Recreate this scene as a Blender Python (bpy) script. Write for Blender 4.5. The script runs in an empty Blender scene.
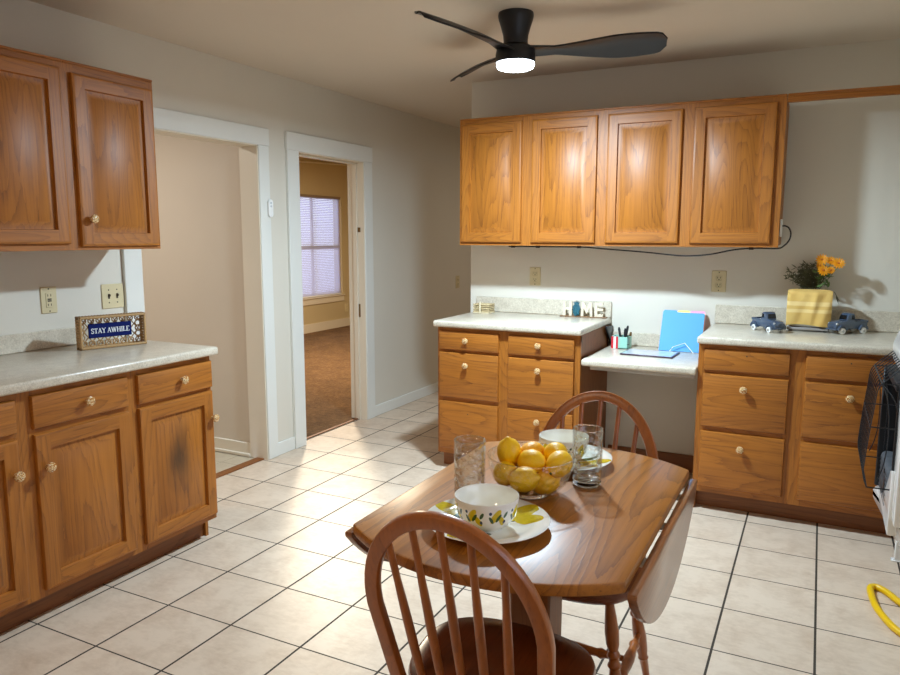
import bpy, bmesh, math, random
from mathutils import Vector, Matrix
random.seed(7)
S = bpy.context.scene
COL = S.collection
PI = math.pi

def lin(r, g, b):
    f = lambda c: (c/255/12.92) if c/255 <= .04045 else ((c/255+.055)/1.055)**2.4
    return (f(r), f(g), f(b), 1)

# ------------------------------------------------------------------ mesh builder
class MB:
    def __init__(self): self.bm = bmesh.new()
    def _merge(self, t, mat, M=None):
        if M is not None: t.transform(M)
        for f in t.faces: f.material_index = mat
        me = bpy.data.meshes.new('tmp'); t.to_mesh(me); t.free()
        self.bm.from_mesh(me); bpy.data.meshes.remove(me)
        return self
    def box(self, x0, x1, y0, y1, z0, z1, mat=0, bev=0, seg=1, M=None):
        t = bmesh.new()
        bmesh.ops.create_cube(t, size=1)
        t.transform(Matrix.Translation(((x0+x1)/2, (y0+y1)/2, (z0+z1)/2)) @ Matrix.Diagonal((abs(x1-x0), abs(y1-y0), abs(z1-z0), 1)))
        if bev: bmesh.ops.bevel(t, geom=t.edges[:], offset=bev, segments=seg, profile=.5, affect='EDGES')
        return self._merge(t, mat, M)
    def lathe(self, prof, seg=24, mat=0, c=(0,0,0), M=None, sx=1, sy=1):
        t = bmesh.new(); rings = []
        for r, z in prof:
            if r < 1e-6: rings.append([t.verts.new((c[0], c[1], c[2]+z))])
            else: rings.append([t.verts.new((c[0]+r*sx*math.cos(2*PI*i/seg), c[1]+r*sy*math.sin(2*PI*i/seg), c[2]+z)) for i in range(seg)])
        for a, b in zip(rings, rings[1:]):
            for i in range(seg):
                j = (i+1) % seg
                if len(a) == 1 and len(b) == 1: continue
                if len(a) == 1: t.faces.new((a[0], b[i], b[j]))
                elif len(b) == 1: t.faces.new((a[i], a[j], b[0]))
                else: t.faces.new((a[i], a[j], b[j], b[i]))
        for R, fl in ((rings[0], 1), (rings[-1], 0)):
            if len(R) > 1 and prof[0] != prof[-1]:
                t.faces.new(R[::-1] if fl else R)
        bmesh.ops.recalc_face_normals(t, faces=t.faces[:])
        return self._merge(t, mat, M)
    def tube(self, pts, r, seg=8, mat=0, closed=False, flat=None, up=None, M=None):
        """round tube along pts; flat=(a,b) gives an elliptical/boxy section with 'up' as reference"""
        t = bmesh.new(); P = [Vector(p) for p in pts]; n = len(P); rings = []
        ref = Vector(up) if up else None; prev = None
        for i in range(n):
            if closed: d = P[(i+1) % n]-P[i-1]
            else: d = P[min(i+1, n-1)]-P[max(i-1, 0)]
            d.normalize()
            if ref is not None: u = ref - d*ref.dot(d)
            elif prev is None:
                a = Vector((0, 0, 1)) if abs(d.z) < .9 else Vector((1, 0, 0)); u = a - d*a.dot(d)
            else: u = prev - d*prev.dot(d)
            u.normalize(); prev = u; v = d.cross(u)
            rr = r[i] if isinstance(r, (list, tuple)) else r
            ring = []
            for k in range(seg):
                a = 2*PI*(k+.5)/seg; ca, sa = math.cos(a), math.sin(a)
                if flat:
                    e = .45
                    ca = math.copysign(abs(ca)**e, ca); sa = math.copysign(abs(sa)**e, sa)
                    q = P[i]+u*ca*flat[0]+v*sa*flat[1]
                else: q = P[i]+u*ca*rr+v*sa*rr
                ring.append(t.verts.new(q))
            rings.append(ring)
        m = n if closed else n-1
        for i in range(m):
            a, b = rings[i], rings[(i+1) % n]
            for k in range(seg):
                j = (k+1) % seg; t.faces.new((a[k], a[j], b[j], b[k]))
        if not closed: t.faces.new(rings[0][::-1]); t.faces.new(rings[-1])
        bmesh.ops.recalc_face_normals(t, faces=t.faces[:])
        return self._merge(t, mat, M)
    def ball(self, c, rx, ry=None, rz=None, mat=0, seg=20, M=None):
        ry = ry or rx; rz = rz or rx
        t = bmesh.new(); bmesh.ops.create_uvsphere(t, u_segments=seg, v_segments=max(6, seg*2//3), radius=1)
        t.transform(Matrix.Translation(c) @ Matrix.Diagonal((rx, ry, rz, 1)))
        return self._merge(t, mat, M)
    def prism(self, poly, h, M=None, mat=0, bev=0):
        """poly in xy extruded from z=0 to z=h"""
        t = bmesh.new(); vs = [t.verts.new((x, y, 0)) for x, y in poly]
        f = t.faces.new(vs); r = bmesh.ops.extrude_face_region(t, geom=[f])
        bmesh.ops.translate(t, verts=[v for v in r['geom'] if isinstance(v, bmesh.types.BMVert)], vec=(0, 0, h))
        bmesh.ops.recalc_face_normals(t, faces=t.faces[:])
        if bev: bmesh.ops.bevel(t, geom=[e for e in t.edges], offset=bev, segments=2, profile=.5, affect='EDGES')
        return self._merge(t, mat, M)
    def build(self, name, mats, parent=None, ang=38, smooth=True):
        me = bpy.data.meshes.new(name)
        if parent is not None:
            w = Matrix.Identity(4); p = parent
            while p is not None: w = p.matrix_basis @ w; p = p.parent
            self.bm.transform(w.inverted())
        self.bm.to_mesh(me); self.bm.free()
        for m in (mats if isinstance(mats, (list, tuple)) else [mats]): me.materials.append(m)
        if smooth:
            me.polygons.foreach_set('use_smooth', [True]*len(me.polygons))
            me.set_sharp_from_angle(angle=math.radians(ang))
        o = bpy.data.objects.new(name, me); COL.objects.link(o)
        if parent is not None: o.parent = parent
        return o

def tag(o, label, cat, group=None):
    o['label'] = label; o['category'] = cat
    if group: o['group'] = group
    return o
def thing(name, label, cat, loc=(0, 0, 0), rz=0, group=None):
    o = bpy.data.objects.new(name, None); COL.objects.link(o)
    o.location = loc; o.rotation_euler = (0, 0, rz); o.empty_display_size = .1
    bpy.context.view_layer.update() if False else None
    o.matrix_basis = Matrix.Translation(loc) @ Matrix.Rotation(rz, 4, 'Z')
    return tag(o, label, cat, group)
def struct(name, mb, m, **k):
    o = mb.build(name, m, **k); o['kind'] = 'structure'; return o
def copy_tree(o, parent=None):
    c = o.copy(); COL.objects.link(c)
    if parent is not None: c.parent = parent
    for ch in list(o.children): copy_tree(ch, c)
    return c

# ------------------------------------------------------------------ materials
class NT:
    def __init__(self, name):
        self.m = bpy.data.materials.new(name); self.m.use_nodes = True
        self.t = self.m.node_tree; self.n = self.t.nodes; self.l = self.t.links
        self.b = self.n['Principled BSDF']; self.out = self.n['Material Output']
    def node(self, ty, ins=None, **kw):
        x = self.n.new(ty)
        for k, v in kw.items(): setattr(x, k, v)
        for k, v in (ins or {}).items():
            s = x.inputs[k]
            if hasattr(v, 'is_linked') or isinstance(v, bpy.types.NodeSocket): self.l.new(v, s)
            else: s.default_value = v
        return x
    def math(self, op, a, b=0, c=None, clamp=False):
        x = self.node('ShaderNodeMath', {0: a, 1: b}, operation=op, use_clamp=clamp)
        if c is not None:
            if isinstance(c, bpy.types.NodeSocket): self.l.new(c, x.inputs[2])
            else: x.inputs[2].default_value = c
        return x.outputs[0]
    def mix(self, f, a, b):
        x = self.n.new('ShaderNodeMix'); x.data_type = 'RGBA'
        for s, v in ((x.inputs[0], f), (x.inputs[6], a), (x.inputs[7], b)):
            if isinstance(v, bpy.types.NodeSocket): self.l.new(v, s)
            else: s.default_value = v
        return x.outputs[2]
    def obj(self): return self.node('ShaderNodeTexCoord').outputs['Object']
    def mapping(self, v, scale=(1, 1, 1), loc=(0, 0, 0)):
        return self.node('ShaderNodeMapping', {'Vector': v, 'Scale': scale, 'Location': loc}).outputs[0]
    def noise(self, v, scale, detail=2, rough=.5, dist=0):
        return self.node('ShaderNodeTexNoise', {'Vector': v, 'Scale': scale, 'Detail': detail, 'Roughness': rough, 'Distortion': dist}).outputs['Fac']
    def ramp(self, f, stops):
        x = self.n.new('ShaderNodeValToRGB'); self.l.new(f, x.inputs[0]); e = x.color_ramp.elements
        while len(e) < len(stops): e.new(.5)
        for q, (p, c) in zip(e, stops): q.position = p; q.color = c
        return x.outputs[0]
    def bump(self, h, strength=.2, dist=.01):
        x = self.node('ShaderNodeBump', {'Height': h, 'Strength': strength, 'Distance': dist})
        self.l.new(x.outputs[0], self.b.inputs['Normal'])
    def col(self, v):
        if isinstance(v, bpy.types.NodeSocket): self.l.new(v, self.b.inputs['Base Color'])
        else: self.b.inputs['Base Color'].default_value = v
    def set(self, **k):
        for a, v in k.items(): self.b.inputs[a.replace('_', ' ')].default_value = v
        return self.m

def plain(name, c, rough=.5, metal=0, noise=0, nscale=40, bump=0, coat=0, spec=.5):
    t = NT(name)
    if noise:
        n = t.noise(t.obj(), nscale, 3)
        d = tuple(x*(1-noise) for x in c[:3])+(1,)
        t.col(t.mix(n, d, c))
        if bump: t.bump(n, bump, .004)
    else: t.col(c)
    t.set(Roughness=rough, Metallic=metal, Coat_Weight=coat, Specular_IOR_Level=spec)
    return t.m

def wood(name, light, dark, axis, rough=.46, ring=20, contrast=.42, coat=.0, worn=None):
    """oak-like board; grain runs along axis (0,1,2); per-object offset varies boards"""
    t = NT(name)
    info = t.node('ShaderNodeObjectInfo')
    off = t.node('ShaderNodeCombineXYZ', {0: t.math('MULTIPLY', info.outputs['Random'], 13.7), 1: t.math('MULTIPLY', info.outputs['Random'], 7.1), 2: t.math('MULTIPLY', info.outputs['Random'], 5.3)}).outputs[0]
    v = t.node('ShaderNodeVectorMath', {0: t.obj(), 1: off}, operation='ADD').outputs[0]
    s1 = [6.5, 6.5, 6.5]; s1[axis] = .75
    s4 = [90, 90, 90]; s4[axis] = 16
    n1 = t.math('ADD', t.noise(t.mapping(v, s1), 1.0, 1, .35, .15), t.math('MULTIPLY', t.noise(t.mapping(v, s4), 1.0, 2, .6), .022))
    ringv = t.math('FRACT', t.math('MULTIPLY', n1, ring))
    ringf = t.math('POWER', ringv, 3.5)
    s2 = [85, 85, 85]; s2[axis] = 1.6
    n2 = t.noise(t.mapping(v, s2), 1.0, 3, .6)
    s3 = [150, 150, 150]; s3[axis] = 6
    n3 = t.noise(t.mapping(v, s3), 1.0, 2, .5)
    pore = t.math('GREATER_THAN', n3, .62)
    f = t.math('MULTIPLY', ringf, contrast)
    f = t.math('ADD', f, t.math('MULTIPLY', t.math('SUBTRACT', n2, .3), .85))
    f = t.math('ADD', f, t.math('MULTIPLY', pore, .22), clamp=True)
    c = t.mix(f, light, dark)
    if worn:                                             # dark worn patch of old varnish, an object-space blotch
        (cx, cy, cz), (rx, ry, rz), wc, amt = worn
        q = t.mapping(t.obj(), (1/rx, 1/ry, 1/rz), (-cx/rx, -cy/ry, -cz/rz))
        L = t.node('ShaderNodeVectorMath', {0: q}, operation='LENGTH').outputs['Value']
        nn = t.noise(t.mapping(t.obj(), (14, 14, 5)), 1, 3)
        mfac = t.math('MULTIPLY', t.math('SUBTRACT', t.math('ADD', 1.0, t.math('SUBTRACT', nn, .5)), L, clamp=True), amt, clamp=True)
        c = t.mix(mfac, c, wc)
    t.col(c)
    t.bump(t.math('ADD', t.math('MULTIPLY', ringf, .35), t.math('MULTIPLY', n3, .5)), .12, .0015)
    t.set(Roughness=rough, Coat_Weight=coat, Coat_Roughness=.3)
    return t.m

OL, OD = lin(172, 105, 33), lin(104, 55, 15)
OAK = [wood('oak_grain_%s' % a, OL, OD, i) for i, a in enumerate('xyz')]
OAKW = wood('oak_worn', OL, OD, 2, worn=((.32, .0, .46), (.3, .085, .19), lin(58, 38, 22), .85))
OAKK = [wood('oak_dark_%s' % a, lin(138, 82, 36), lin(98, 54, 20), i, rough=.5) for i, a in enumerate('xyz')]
TABW = wood('table_wood', lin(176, 110, 36), lin(108, 60, 16), 1, rough=.36, ring=16, contrast=.55, coat=.12)
TABZ = wood('table_wood_upright', lin(150, 94, 48), lin(104, 58, 26), 2, rough=.4)
TABX = wood('table_wood_cross', lin(140, 84, 38), lin(92, 48, 18), 0, rough=.4)
CHW = wood('chair_wood', lin(168, 92, 28), lin(104, 50, 12), 2, rough=.3, ring=5, contrast=.3, coat=.4)
CHS = wood('chair_seat_wood', lin(124, 58, 22), lin(78, 32, 10), 1, rough=.25, ring=5, contrast=.3, coat=.4)

def paint(name, c, bumpy=.08, rough=.55):
    t = NT(name); v = t.obj()
    n = t.noise(v, 2.2, 3); n2 = t.noise(v, 160, 3)
    t.col(t.mix(n, tuple(x*.94 for x in c[:3])+(1,), c)); t.bump(n2, bumpy, .003)
    t.set(Roughness=rough); return t.m
WALL = paint('wall_paint', lin(217, 211, 198))
CEIL = paint('ceiling_paint', lin(216, 203, 186), .12, .8)
HALL = paint('hall_paint', lin(210, 198, 182))
FARW = paint('far_room_paint', lin(200, 182, 144))
TRIM = paint('trim_paint', lin(226, 226, 220), .04, .4)
HTRIM = paint('cream_trim_paint', lin(224, 214, 196), .04, .4)

def tiles(name, x0, y0, px, py, gx, gy, base, alt, grout):
    t = NT(name); v = t.obj()
    sep = t.node('ShaderNodeSeparateXYZ', {0: v})
    fx = t.math('DIVIDE', t.math('SUBTRACT', sep.outputs[0], x0), px); fy = t.math('DIVIDE', t.math('SUBTRACT', sep.outputs[1], y0), py)
    dx = t.math('MULTIPLY', t.math('ABSOLUTE', t.math('SUBTRACT', fx, t.math('ROUND', fx))), px)
    dy = t.math('MULTIPLY', t.math('ABSOLUTE', t.math('SUBTRACT', fy, t.math('ROUND', fy))), py)
    m = t.math('MAXIMUM', t.math('LESS_THAN', dx, gx/2), t.math('LESS_THAN', dy, gy/2))
    cell = t.node('ShaderNodeCombineXYZ', {0: t.math('FLOOR', fx), 1: t.math('FLOOR', fy)}).outputs[0]
    wn = t.node('ShaderNodeTexWhiteNoise', {'Vector': cell}, noise_dimensions='3D').outputs['Value']
    vv = t.node('ShaderNodeVectorMath', {0: v, 1: t.node('ShaderNodeCombineXYZ', {0: t.math('MULTIPLY', wn, 20)}).outputs[0]}, operation='ADD').outputs[0]
    n1 = t.noise(vv, 7, 5, .65, .4); n2 = t.noise(t.mapping(vv, (1, 2.2, 1)), 26, 4, .7)
    f = t.math('ADD', t.math('MULTIPLY', t.math('SUBTRACT', n1, .40), 1.7), t.math('MULTIPLY', t.math('SUBTRACT', n2, .5), .9), clamp=True)
    c = t.mix(f, base, alt)
    c = t.mix(t.math('MULTIPLY', wn, .18), c, alt)
    c = t.mix(m, c, grout)
    t.col(c)
    h = t.math('SUBTRACT', t.math('MULTIPLY', n2, .12), m)
    t.bump(h, .5, .002)
    r = t.math('ADD', t.math('MULTIPLY', m, .5), t.math('ADD', .30, t.math('MULTIPLY', n2, .15)))
    t.l.new(r, t.b.inputs['Roughness'])
    return t.m
TILE = tiles('floor_tile', .5855, 2.490, .3185, .3172,   .0082, .0056, lin(218, 199, 178), lin(178, 152, 128), lin(60, 50, 40))
VINYL = tiles('hall_vinyl', 0, 3.3, .23, .23, .003, .003, lin(192, 180, 158), lin(168, 152, 128), lin(140, 124, 102))

def carpet():
    t = NT('carpet_pile'); v = t.obj()
    n = t.noise(v, 130, 4, .8); n2 = t.noise(v, 5, 4, .6); n3 = t.noise(v, 30, 3)
    f = t.math('ADD', t.math('MULTIPLY', n, .6), t.math('ADD', t.math('MULTIPLY', n2, .35), t.math('SUBTRACT', t.math('MULTIPLY', n3, .4), .2)), clamp=True)
    t.col(t.ramp(f, [(.25, lin(66, 44, 24)), (.5, lin(120, 86, 52)), (.75, lin(168, 130, 86))]))
    t.bump(n, 1, .02); return t.set(Roughness=1)
CARPET = carpet()

def laminate():
    t = NT('laminate_counter'); v = t.obj()
    n = t.noise(v, 130, 4, .75); n2 = t.noise(v, 22, 3, .6); n3 = t.noise(v, 320, 2)
    f = t.math('ADD', t.math('MULTIPLY', n, .5), t.math('ADD', t.math('MULTIPLY', n2, .25), t.math('MULTIPLY', n3, .25)), clamp=True)
    t.col(t.ramp(f, [(.38, lin(176, 164, 146)), (.52, lin(206, 196, 178)), (.66, lin(224, 216, 200))]))
    return t.set(Roughness=.28, Coat_Weight=.2, Coat_Roughness=.2)
LAM = laminate()

def knobmat():
    t = NT('painted_ceramic_knob'); v = t.obj()
    d = t.node('ShaderNodeTexVoronoi', {'Vector': v, 'Scale': 130.0}, feature='DISTANCE_TO_EDGE').outputs['Distance']
    d2 = t.node('ShaderNodeTexVoronoi', {'Vector': v, 'Scale': 75.0}).outputs['Distance']
    c = t.mix(t.math('LESS_THAN', d, .09), lin(218, 192, 144), lin(168, 102, 34))
    c = t.mix(t.math('LESS_THAN', d2, .14), c, lin(52, 50, 58))
    t.col(c); return t.set(Roughness=.15, Coat_Weight=.5)
KNOB = knobmat()

BLACK = plain('black_satin', lin(22, 24, 30), .4)
FANB = plain('black_fan', lin(20, 23, 30), .42)
DARKIN = plain('dark_gap', lin(38, 22, 12), .8)
WHITEE = plain('white_enamel', lin(232, 230, 226), .22, coat=.4, noise=.04, nscale=8)
WPLAS = plain('white_plastic', lin(236, 236, 234), .35)
IVORY = plain('ivory_plastic', lin(212, 198, 160), .35)
SLOT = plain('slot_dark', lin(62, 52, 40), .6)
METAL = plain('brushed_steel', lin(190, 188, 184), .3, .9, noise=.15, nscale=60)
BRASS = plain('strike_brass', lin(120, 96, 58), .4, .8)
CORDB = plain('black_cord', lin(20, 20, 22), .5)
CERAM = plain('white_ceramic', lin(240, 238, 228), .12, coat=.5)
LEMON = plain('lemon_skin', lin(255, 200, 4), .45, noise=.08, nscale=170, bump=.35, coat=.1)
ORANGE = plain('deep_yellow_skin', lin(255, 184, 3), .45, noise=.08, nscale=170, bump=.35, coat=.1)
HOSE = plain('yellow_coated_hose', lin(238, 192, 14), .35, noise=.1, nscale=20)
CERBR = plain('grey_firebrick', lin(88, 91, 96), .85, noise=.35, nscale=70, bump=.5)
TRUCKB = plain('blue_grey_enamel', lin(70, 84, 104), .22, coat=.6)
TRUCKD = plain('truck_glass_black', lin(14, 16, 22), .15)
TOWEL = None
def toweling():
    t = NT('yellow_terry'); v = t.obj()
    sep = t.node('ShaderNodeSeparateXYZ', {0: v})
    z = sep.outputs[2]
    n = t.noise(v, 420, 3, .7); n2 = t.noise(v, 14, 3)
    band = t.math('MAXIMUM', t.math('LESS_THAN', t.math('ABSOLUTE', t.math('SUBTRACT', z, .118)), .011), t.math('LESS_THAN', t.math('ABSOLUTE', t.math('SUBTRACT', z, .080)), .009))
    base = t.mix(n2, lin(222, 178, 92), lin(240, 206, 128))
    base = t.mix(t.math('MULTIPLY', n, .35), base, lin(190, 140, 60))
    t.col(t.mix(band, base, lin(238, 206, 138)))
    t.bump(t.math('MULTIPLY', n, t.math('SUBTRACT', 1, band)), .6, .004)
    return t.set(Roughness=.95)
TOWEL = toweling()

def thin_glass(name, hammered=0, tint=(1, 1, 1, 1), hscale=70, edge=.38):
    t = NT(name); t.n.remove(t.b)
    tr = t.node('ShaderNodeBsdfTransparent', {'Color': tint}); gl = t.node('ShaderNodeBsdfGlossy', {'Roughness': .04})
    lw = t.node('ShaderNodeLayerWeight', {'Blend': .22})
    if hammered:
        d = t.node('ShaderNodeTexVoronoi', {'Vector': t.obj(), 'Scale': hscale}, feature='SMOOTH_F1').outputs['Distance']
        b = t.node('ShaderNodeBump', {'Height': d, 'Strength': hammered, 'Distance': .012})
        t.l.new(b.outputs[0], gl.inputs['Normal']); t.l.new(b.outputs[0], lw.inputs['Normal'])
    f = t.math('ADD', .03, t.math('MULTIPLY', lw.outputs['Facing'], edge), clamp=True)
    mx = t.node('ShaderNodeMixShader', {0: f, 1: tr.outputs[0], 2: gl.outputs[0]})
    t.l.new(mx.outputs[0], t.out.inputs['Surface']); return t.m
GLASS = thin_glass('hammered_tumbler_glass', .9, (.95, .965, .96, 1), edge=.8)
BOWLG = thin_glass('honeycomb_bowl_glass', .9, (.99, .985, .98, 1), 62)
PANE = thin_glass('window_glass')
def solid_glass():
    t = NT('thick_glass'); t.set(Roughness=.03, Transmission_Weight=1, IOR=1.45); t.col((.95, .97, .97, 1)); return t.m
THICKG = solid_glass()

def emit(name, c, s):
    t = NT(name); t.b.inputs['Emission Color'].default_value = c; t.b.inputs['Emission Strength'].default_value = s
    t.col((.8, .8, .8, 1)); return t.m

def lemon_print(name, kind):
    """glazed white ware printed with lemons: 'bowl' wraps eight around the side, 'plate' puts one big spray on the rim"""
    t = NT(name); sep = t.node('ShaderNodeSeparateXYZ', {0: t.obj()}); x, y, z = sep.outputs
    def ell(u, v, cu, cv, ru, rv, ang):
        a = t.math('SUBTRACT', u, cu); b = t.math('SUBTRACT', v, cv)
        ca, sa = math.cos(ang), math.sin(ang)
        p = t.math('DIVIDE', t.math('ADD', t.math('MULTIPLY', a, ca), t.math('MULTIPLY', b, sa)), ru)
        q = t.math('DIVIDE', t.math('SUBTRACT', t.math('MULTIPLY', b, ca), t.math('MULTIPLY', a, sa)), rv)
        return t.math('LESS_THAN', t.math('ADD', t.math('MULTIPLY', p, p), t.math('MULTIPLY', q, q)), 1)
    c = lin(242, 240, 230)
    ys, yd, gr, bl = lin(236, 206, 40), lin(186, 164, 20), lin(52, 84, 40), lin(52, 64, 96)
    nz = t.noise(t.obj(), 120, 3)
    yc = t.mix(nz, yd, ys)
    if kind == 'bowl':
        a = t.math('MULTIPLY', t.math('ARCTAN2', y, x), 8/(2*PI))
        u = t.math('SUBTRACT', a, t.math('ROUND', a))
        outer = t.math('GREATER_THAN', t.math('SQRT', t.math('ADD', t.math('MULTIPLY', x, x), t.math('MULTIPLY', y, y))), .0)
        inside = t.node('ShaderNodeNewGeometry').outputs['Normal']
        nd = t.node('ShaderNodeSeparateXYZ', {0: inside}).outputs[2]
        side = t.math('LESS_THAN', nd, .02)                 # outer wall faces out and down
        for cu, cv, ru, rv, an, cc in ((-.1, .048, .22, .012, 0.05, yc), (.18, .036, .16, .010, -.05, yc), (.02, .044, .12, .006, .06, gr), (-.28, .040, .1, .006, -.06, gr), (.33, .050, .09, .006, .05, gr), (.3, .033, .06, .005, .0, bl), (-.32, .056, .06, .004, .0, bl)):
            e = t.math('MULTIPLY', ell(u, z, cu, cv, ru, rv, an), side)
            c = t.mix(e, c, cc)
    else:
        for cu, cv, ru, rv, an, cc in ((.045, .060, .034, .011, 1.1, gr), (.062, .02, .040, .012, .1, gr), (.088, .045, .045, .026, .55, yc), (.098, .005, .034, .023, -.4, yc), (-.06, -.085, .04, .024, .4, yc), (-.03, -.055, .034, .01, -.2, gr), (-.085, .075, .036, .024, -.6, yc), (-.06, .05, .03, .01, .9, gr), (.118, .045, .012, .008, .6, yd)):
            c = t.mix(ell(x, y, cu, cv, ru, rv, an), c, cc)
    t.col(c); return t.set(Roughness=.12, Coat_Weight=.5)
BOWLP = lemon_print('lemon_print_bowl', 'bowl'); PLATEP = lemon_print('lemon_print_plate', 'plate')

# ------------------------------------------------------------------ the setting
ZC = 2.40; YB = 4.437; XR = 3.72; YF = -1.7
OT = 1.953
m = MB(); m.box(-.06, XR+.2, YF-.2, 8.2, -.1, 0); struct('floor', m, TILE, smooth=False)
m = MB(); m.box(-2.4, -.1, .9, 3.47, -.1, -.004); struct('floor_hall', m, VINYL, smooth=False)
m = MB(); m.box(-3.7, -.06, 3.6, 10.0, -.1, .004); struct('floor_carpet', m, CARPET, smooth=False)
m = MB(); m.box(-.12, XR+.2, YF-.2, 8.2, ZC, ZC+.1); m.box(-2.5, -.12, .8, 3.6, ZC, ZC+.1); struct('ceiling', m, CEIL, smooth=False)
m = MB(); m.box(-3.7, -.12, 3.6, 10.0, 2.52, 2.62); struct('ceiling_carpet_room', m, FARW, smooth=False)
m = MB()
for y0, y1, z0, z1 in ((YF, 2.56, 0, ZC), (2.56, 3.475, OT, ZC), (3.475, 3.83, 0, ZC), (3.83, 4.615, OT, ZC), (4.615, 8.2, 0, ZC)):
    m.box(-.06, 0, y0, y1, z0, z1)
struct('wall_left', m, WALL, smooth=False)
m = MB()                                                 # the same partition as the hall and the carpeted room see it
for y0, y1, z0, z1 in ((.9, 2.56, 0, ZC), (2.56, 3.475, OT, ZC), (3.475, 3.6, 0, ZC)): m.box(-.12, -.06, y0, y1, z0, z1)
m.box(-2.4, -.12, 3.475, 3.6, 0, ZC); m.box(-2.4, -.12, .8, .9, 0, ZC); m.box(-2.5, -2.4, .8, 3.6, 0, ZC)
struct('wall_hall', m, HALL, smooth=False)
m = MB()
for y0, y1, z0, z1 in ((3.6, 3.83, 0, 2.55), (3.83, 4.615, OT, 2.55), (4.615, 10, 0, 2.55)): m.box(-.12, -.06, y0, y1, z0, z1)
WY0, WY1, WZ0, WZ1 = 8.02, 9.33, .50, 2.0
m.box(-3.7, -3.55, 3.5, WY0, 0, 2.6); m.box(-3.7, -3.55, WY1, 10, 0, 2.6); m.box(-3.7, -3.55, WY0, WY1, 0, WZ0); m.box(-3.7, -3.55, WY0, WY1, WZ1, 2.6)
m.box(-3.7, -.06, 9.9, 10, 0, 2.6); m.box(-3.7, -2.4, 3.5, 3.6, 0, 2.6)
struct('wall_carpet_room', m, FARW, smooth=False)
m = MB(); m.box(.969, XR, YB, YB+.12, 0, ZC); struct('wall_back', m, WALL, smooth=False)
m = MB(); m.box(-.06, 3.0, 8.1, 8.2, 0, ZC); m.box(2.9, 3.0, YB+.12, 8.1, 0, ZC); struct('wall_passage', m, WALL, smooth=False)
RY0, RY1, RZ0, RZ1 = .5, 1.9, .95, 2.02
m = MB()
for y0, y1, z0, z1 in ((YF, RY0, 0, ZC), (RY1, YB+.12, 0, ZC), (RY0, RY1, 0, RZ0), (RY0, RY1, RZ1, ZC)): m.box(XR, XR+.12, y0, y1, z0, z1)
struct('wall_right', m, WALL, smooth=False)
m = MB(); m.box(-.06, XR+.12, YF-.1, YF, 0, ZC); struct('wall_front', m, WALL, smooth=False)

# door casings and jambs
def door_trim(n, y0, y1, y0o, y1o, head, jm):
    m = MB()
    m.box(0, .02, y0o, y0, 0, OT+.001, bev=.003); m.box(0, .02, y1, y1o, 0, OT+.001, bev=.003)
    m.box(0, .022, y0o-.004, y1o+.004, OT, head, bev=.003)
    m.box(.0, .014, y0o+.012, y0o+.02, .0, OT, bev=.001)
    struct('trim_%d' % n, m, TRIM)
    m = MB()
    m.box(-.13, .012, y0-.014, y0+.006, 0, OT); m.box(-.13, .012, y1-.006, y1+.014, 0, OT); m.box(-.13, .012, y0-.014, y1+.014, OT-.006, OT+.014)
    m.box(-.135, -.125, y0-.08, y0, 0, OT+.08); m.box(-.135, -.125, y1, y1+.08, 0, OT+.08)
    struct('trim_%d' % (n+1), m, jm)
door_trim(1, 2.573, 3.461, 2.467, 3.554, 2.056, HTRIM)
door_trim(3, 3.843, 4.600, 3.727, 4.7065, 2.066, HTRIM)
m = MB()                                                  # door stops in the far doorway
m.box(-.085, -.045, 4.582, 4.594, 0, OT-.01, bev=.002); m.box(-.085, -.045, 3.849, 3.861, 0, OT-.01, bev=.002); m.box(-.085, -.045, 3.849, 4.594, OT-.018, OT-.006)
struct('trim_5', m, HTRIM)
m = MB(); m.box(-.075, -.015, 2.573, 3.455, -.002, .008, bev=.003); struct('trim_6', m, OAKK[1])
m = MB(); m.box(-.085, -.06, 3.85, 4.595, -.002, .007, bev=.002); struct('trim_7', m, OAKK[1])
# baseboards
m = MB(); m.box(0, .014, 3.554, 3.727, 0, .085, bev=.003); m.box(0, .014, 4.7065, 8.1, 0, .085, bev=.003); struct('baseboard_left', m, TRIM)
m = MB(); m.box(1.94, 2.553, YB-.016, YB, 0, .105, bev=.003); struct('baseboard_back', m, OAKK[0])
m = MB(); m.box(-2.4, -.13, 3.459, 3.475, 0, .09, bev=.003); m.box(-2.4, -.13, 3.447, 3.459, 0, .022, bev=.004); struct('baseboard_hall', m, HTRIM)
m = MB(); m.box(-3.55, -3.534, 3.6, 9.9, 0, .13, bev=.003); m.box(-3.55, -.12, 9.884, 9.9, 0, .13); struct('baseboard_carpet_room', m, HTRIM)
# window of the carpeted room
m = MB()
m.box(-3.64, -3.58, WY0, WY1, WZ0, WZ0+.05); m.box(-3.64, -3.58, WY0, WY1, WZ1-.05, WZ1); m.box(-3.64, -3.58, WY0, WY0+.05, WZ0, WZ1); m.box(-3.64, -3.58, WY1-.05, WY1, WZ0, WZ1)
m.box(-3.64, -3.585, WY0, WY1, 1.22, 1.27); m.box(-3.63, -3.60, 8.66, 8.69, WZ0, WZ1)
m.box(-3.552, -3.535, WY0-.06, WY1+.02, .41, WZ0, bev=.002); m.box(-3.60, -3.52, WY0-.06, WY1+.03, WZ0-.005, WZ0+.012, bev=.003)
w = struct('window_1', m, HTRIM)
m = MB(); m.box(-3.613, -3.609, WY0+.03, WY1-.03, WZ0+.03, WZ1-.03); m.build('glass_pane', PANE, w)['kind'] = 'structure'
m = MB(); m.tube([(-3.53, 8.3, 2.44), (-3.53, 9.8, 2.505)], .012, 6); struct('trim_8', m, HTRIM)
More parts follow.
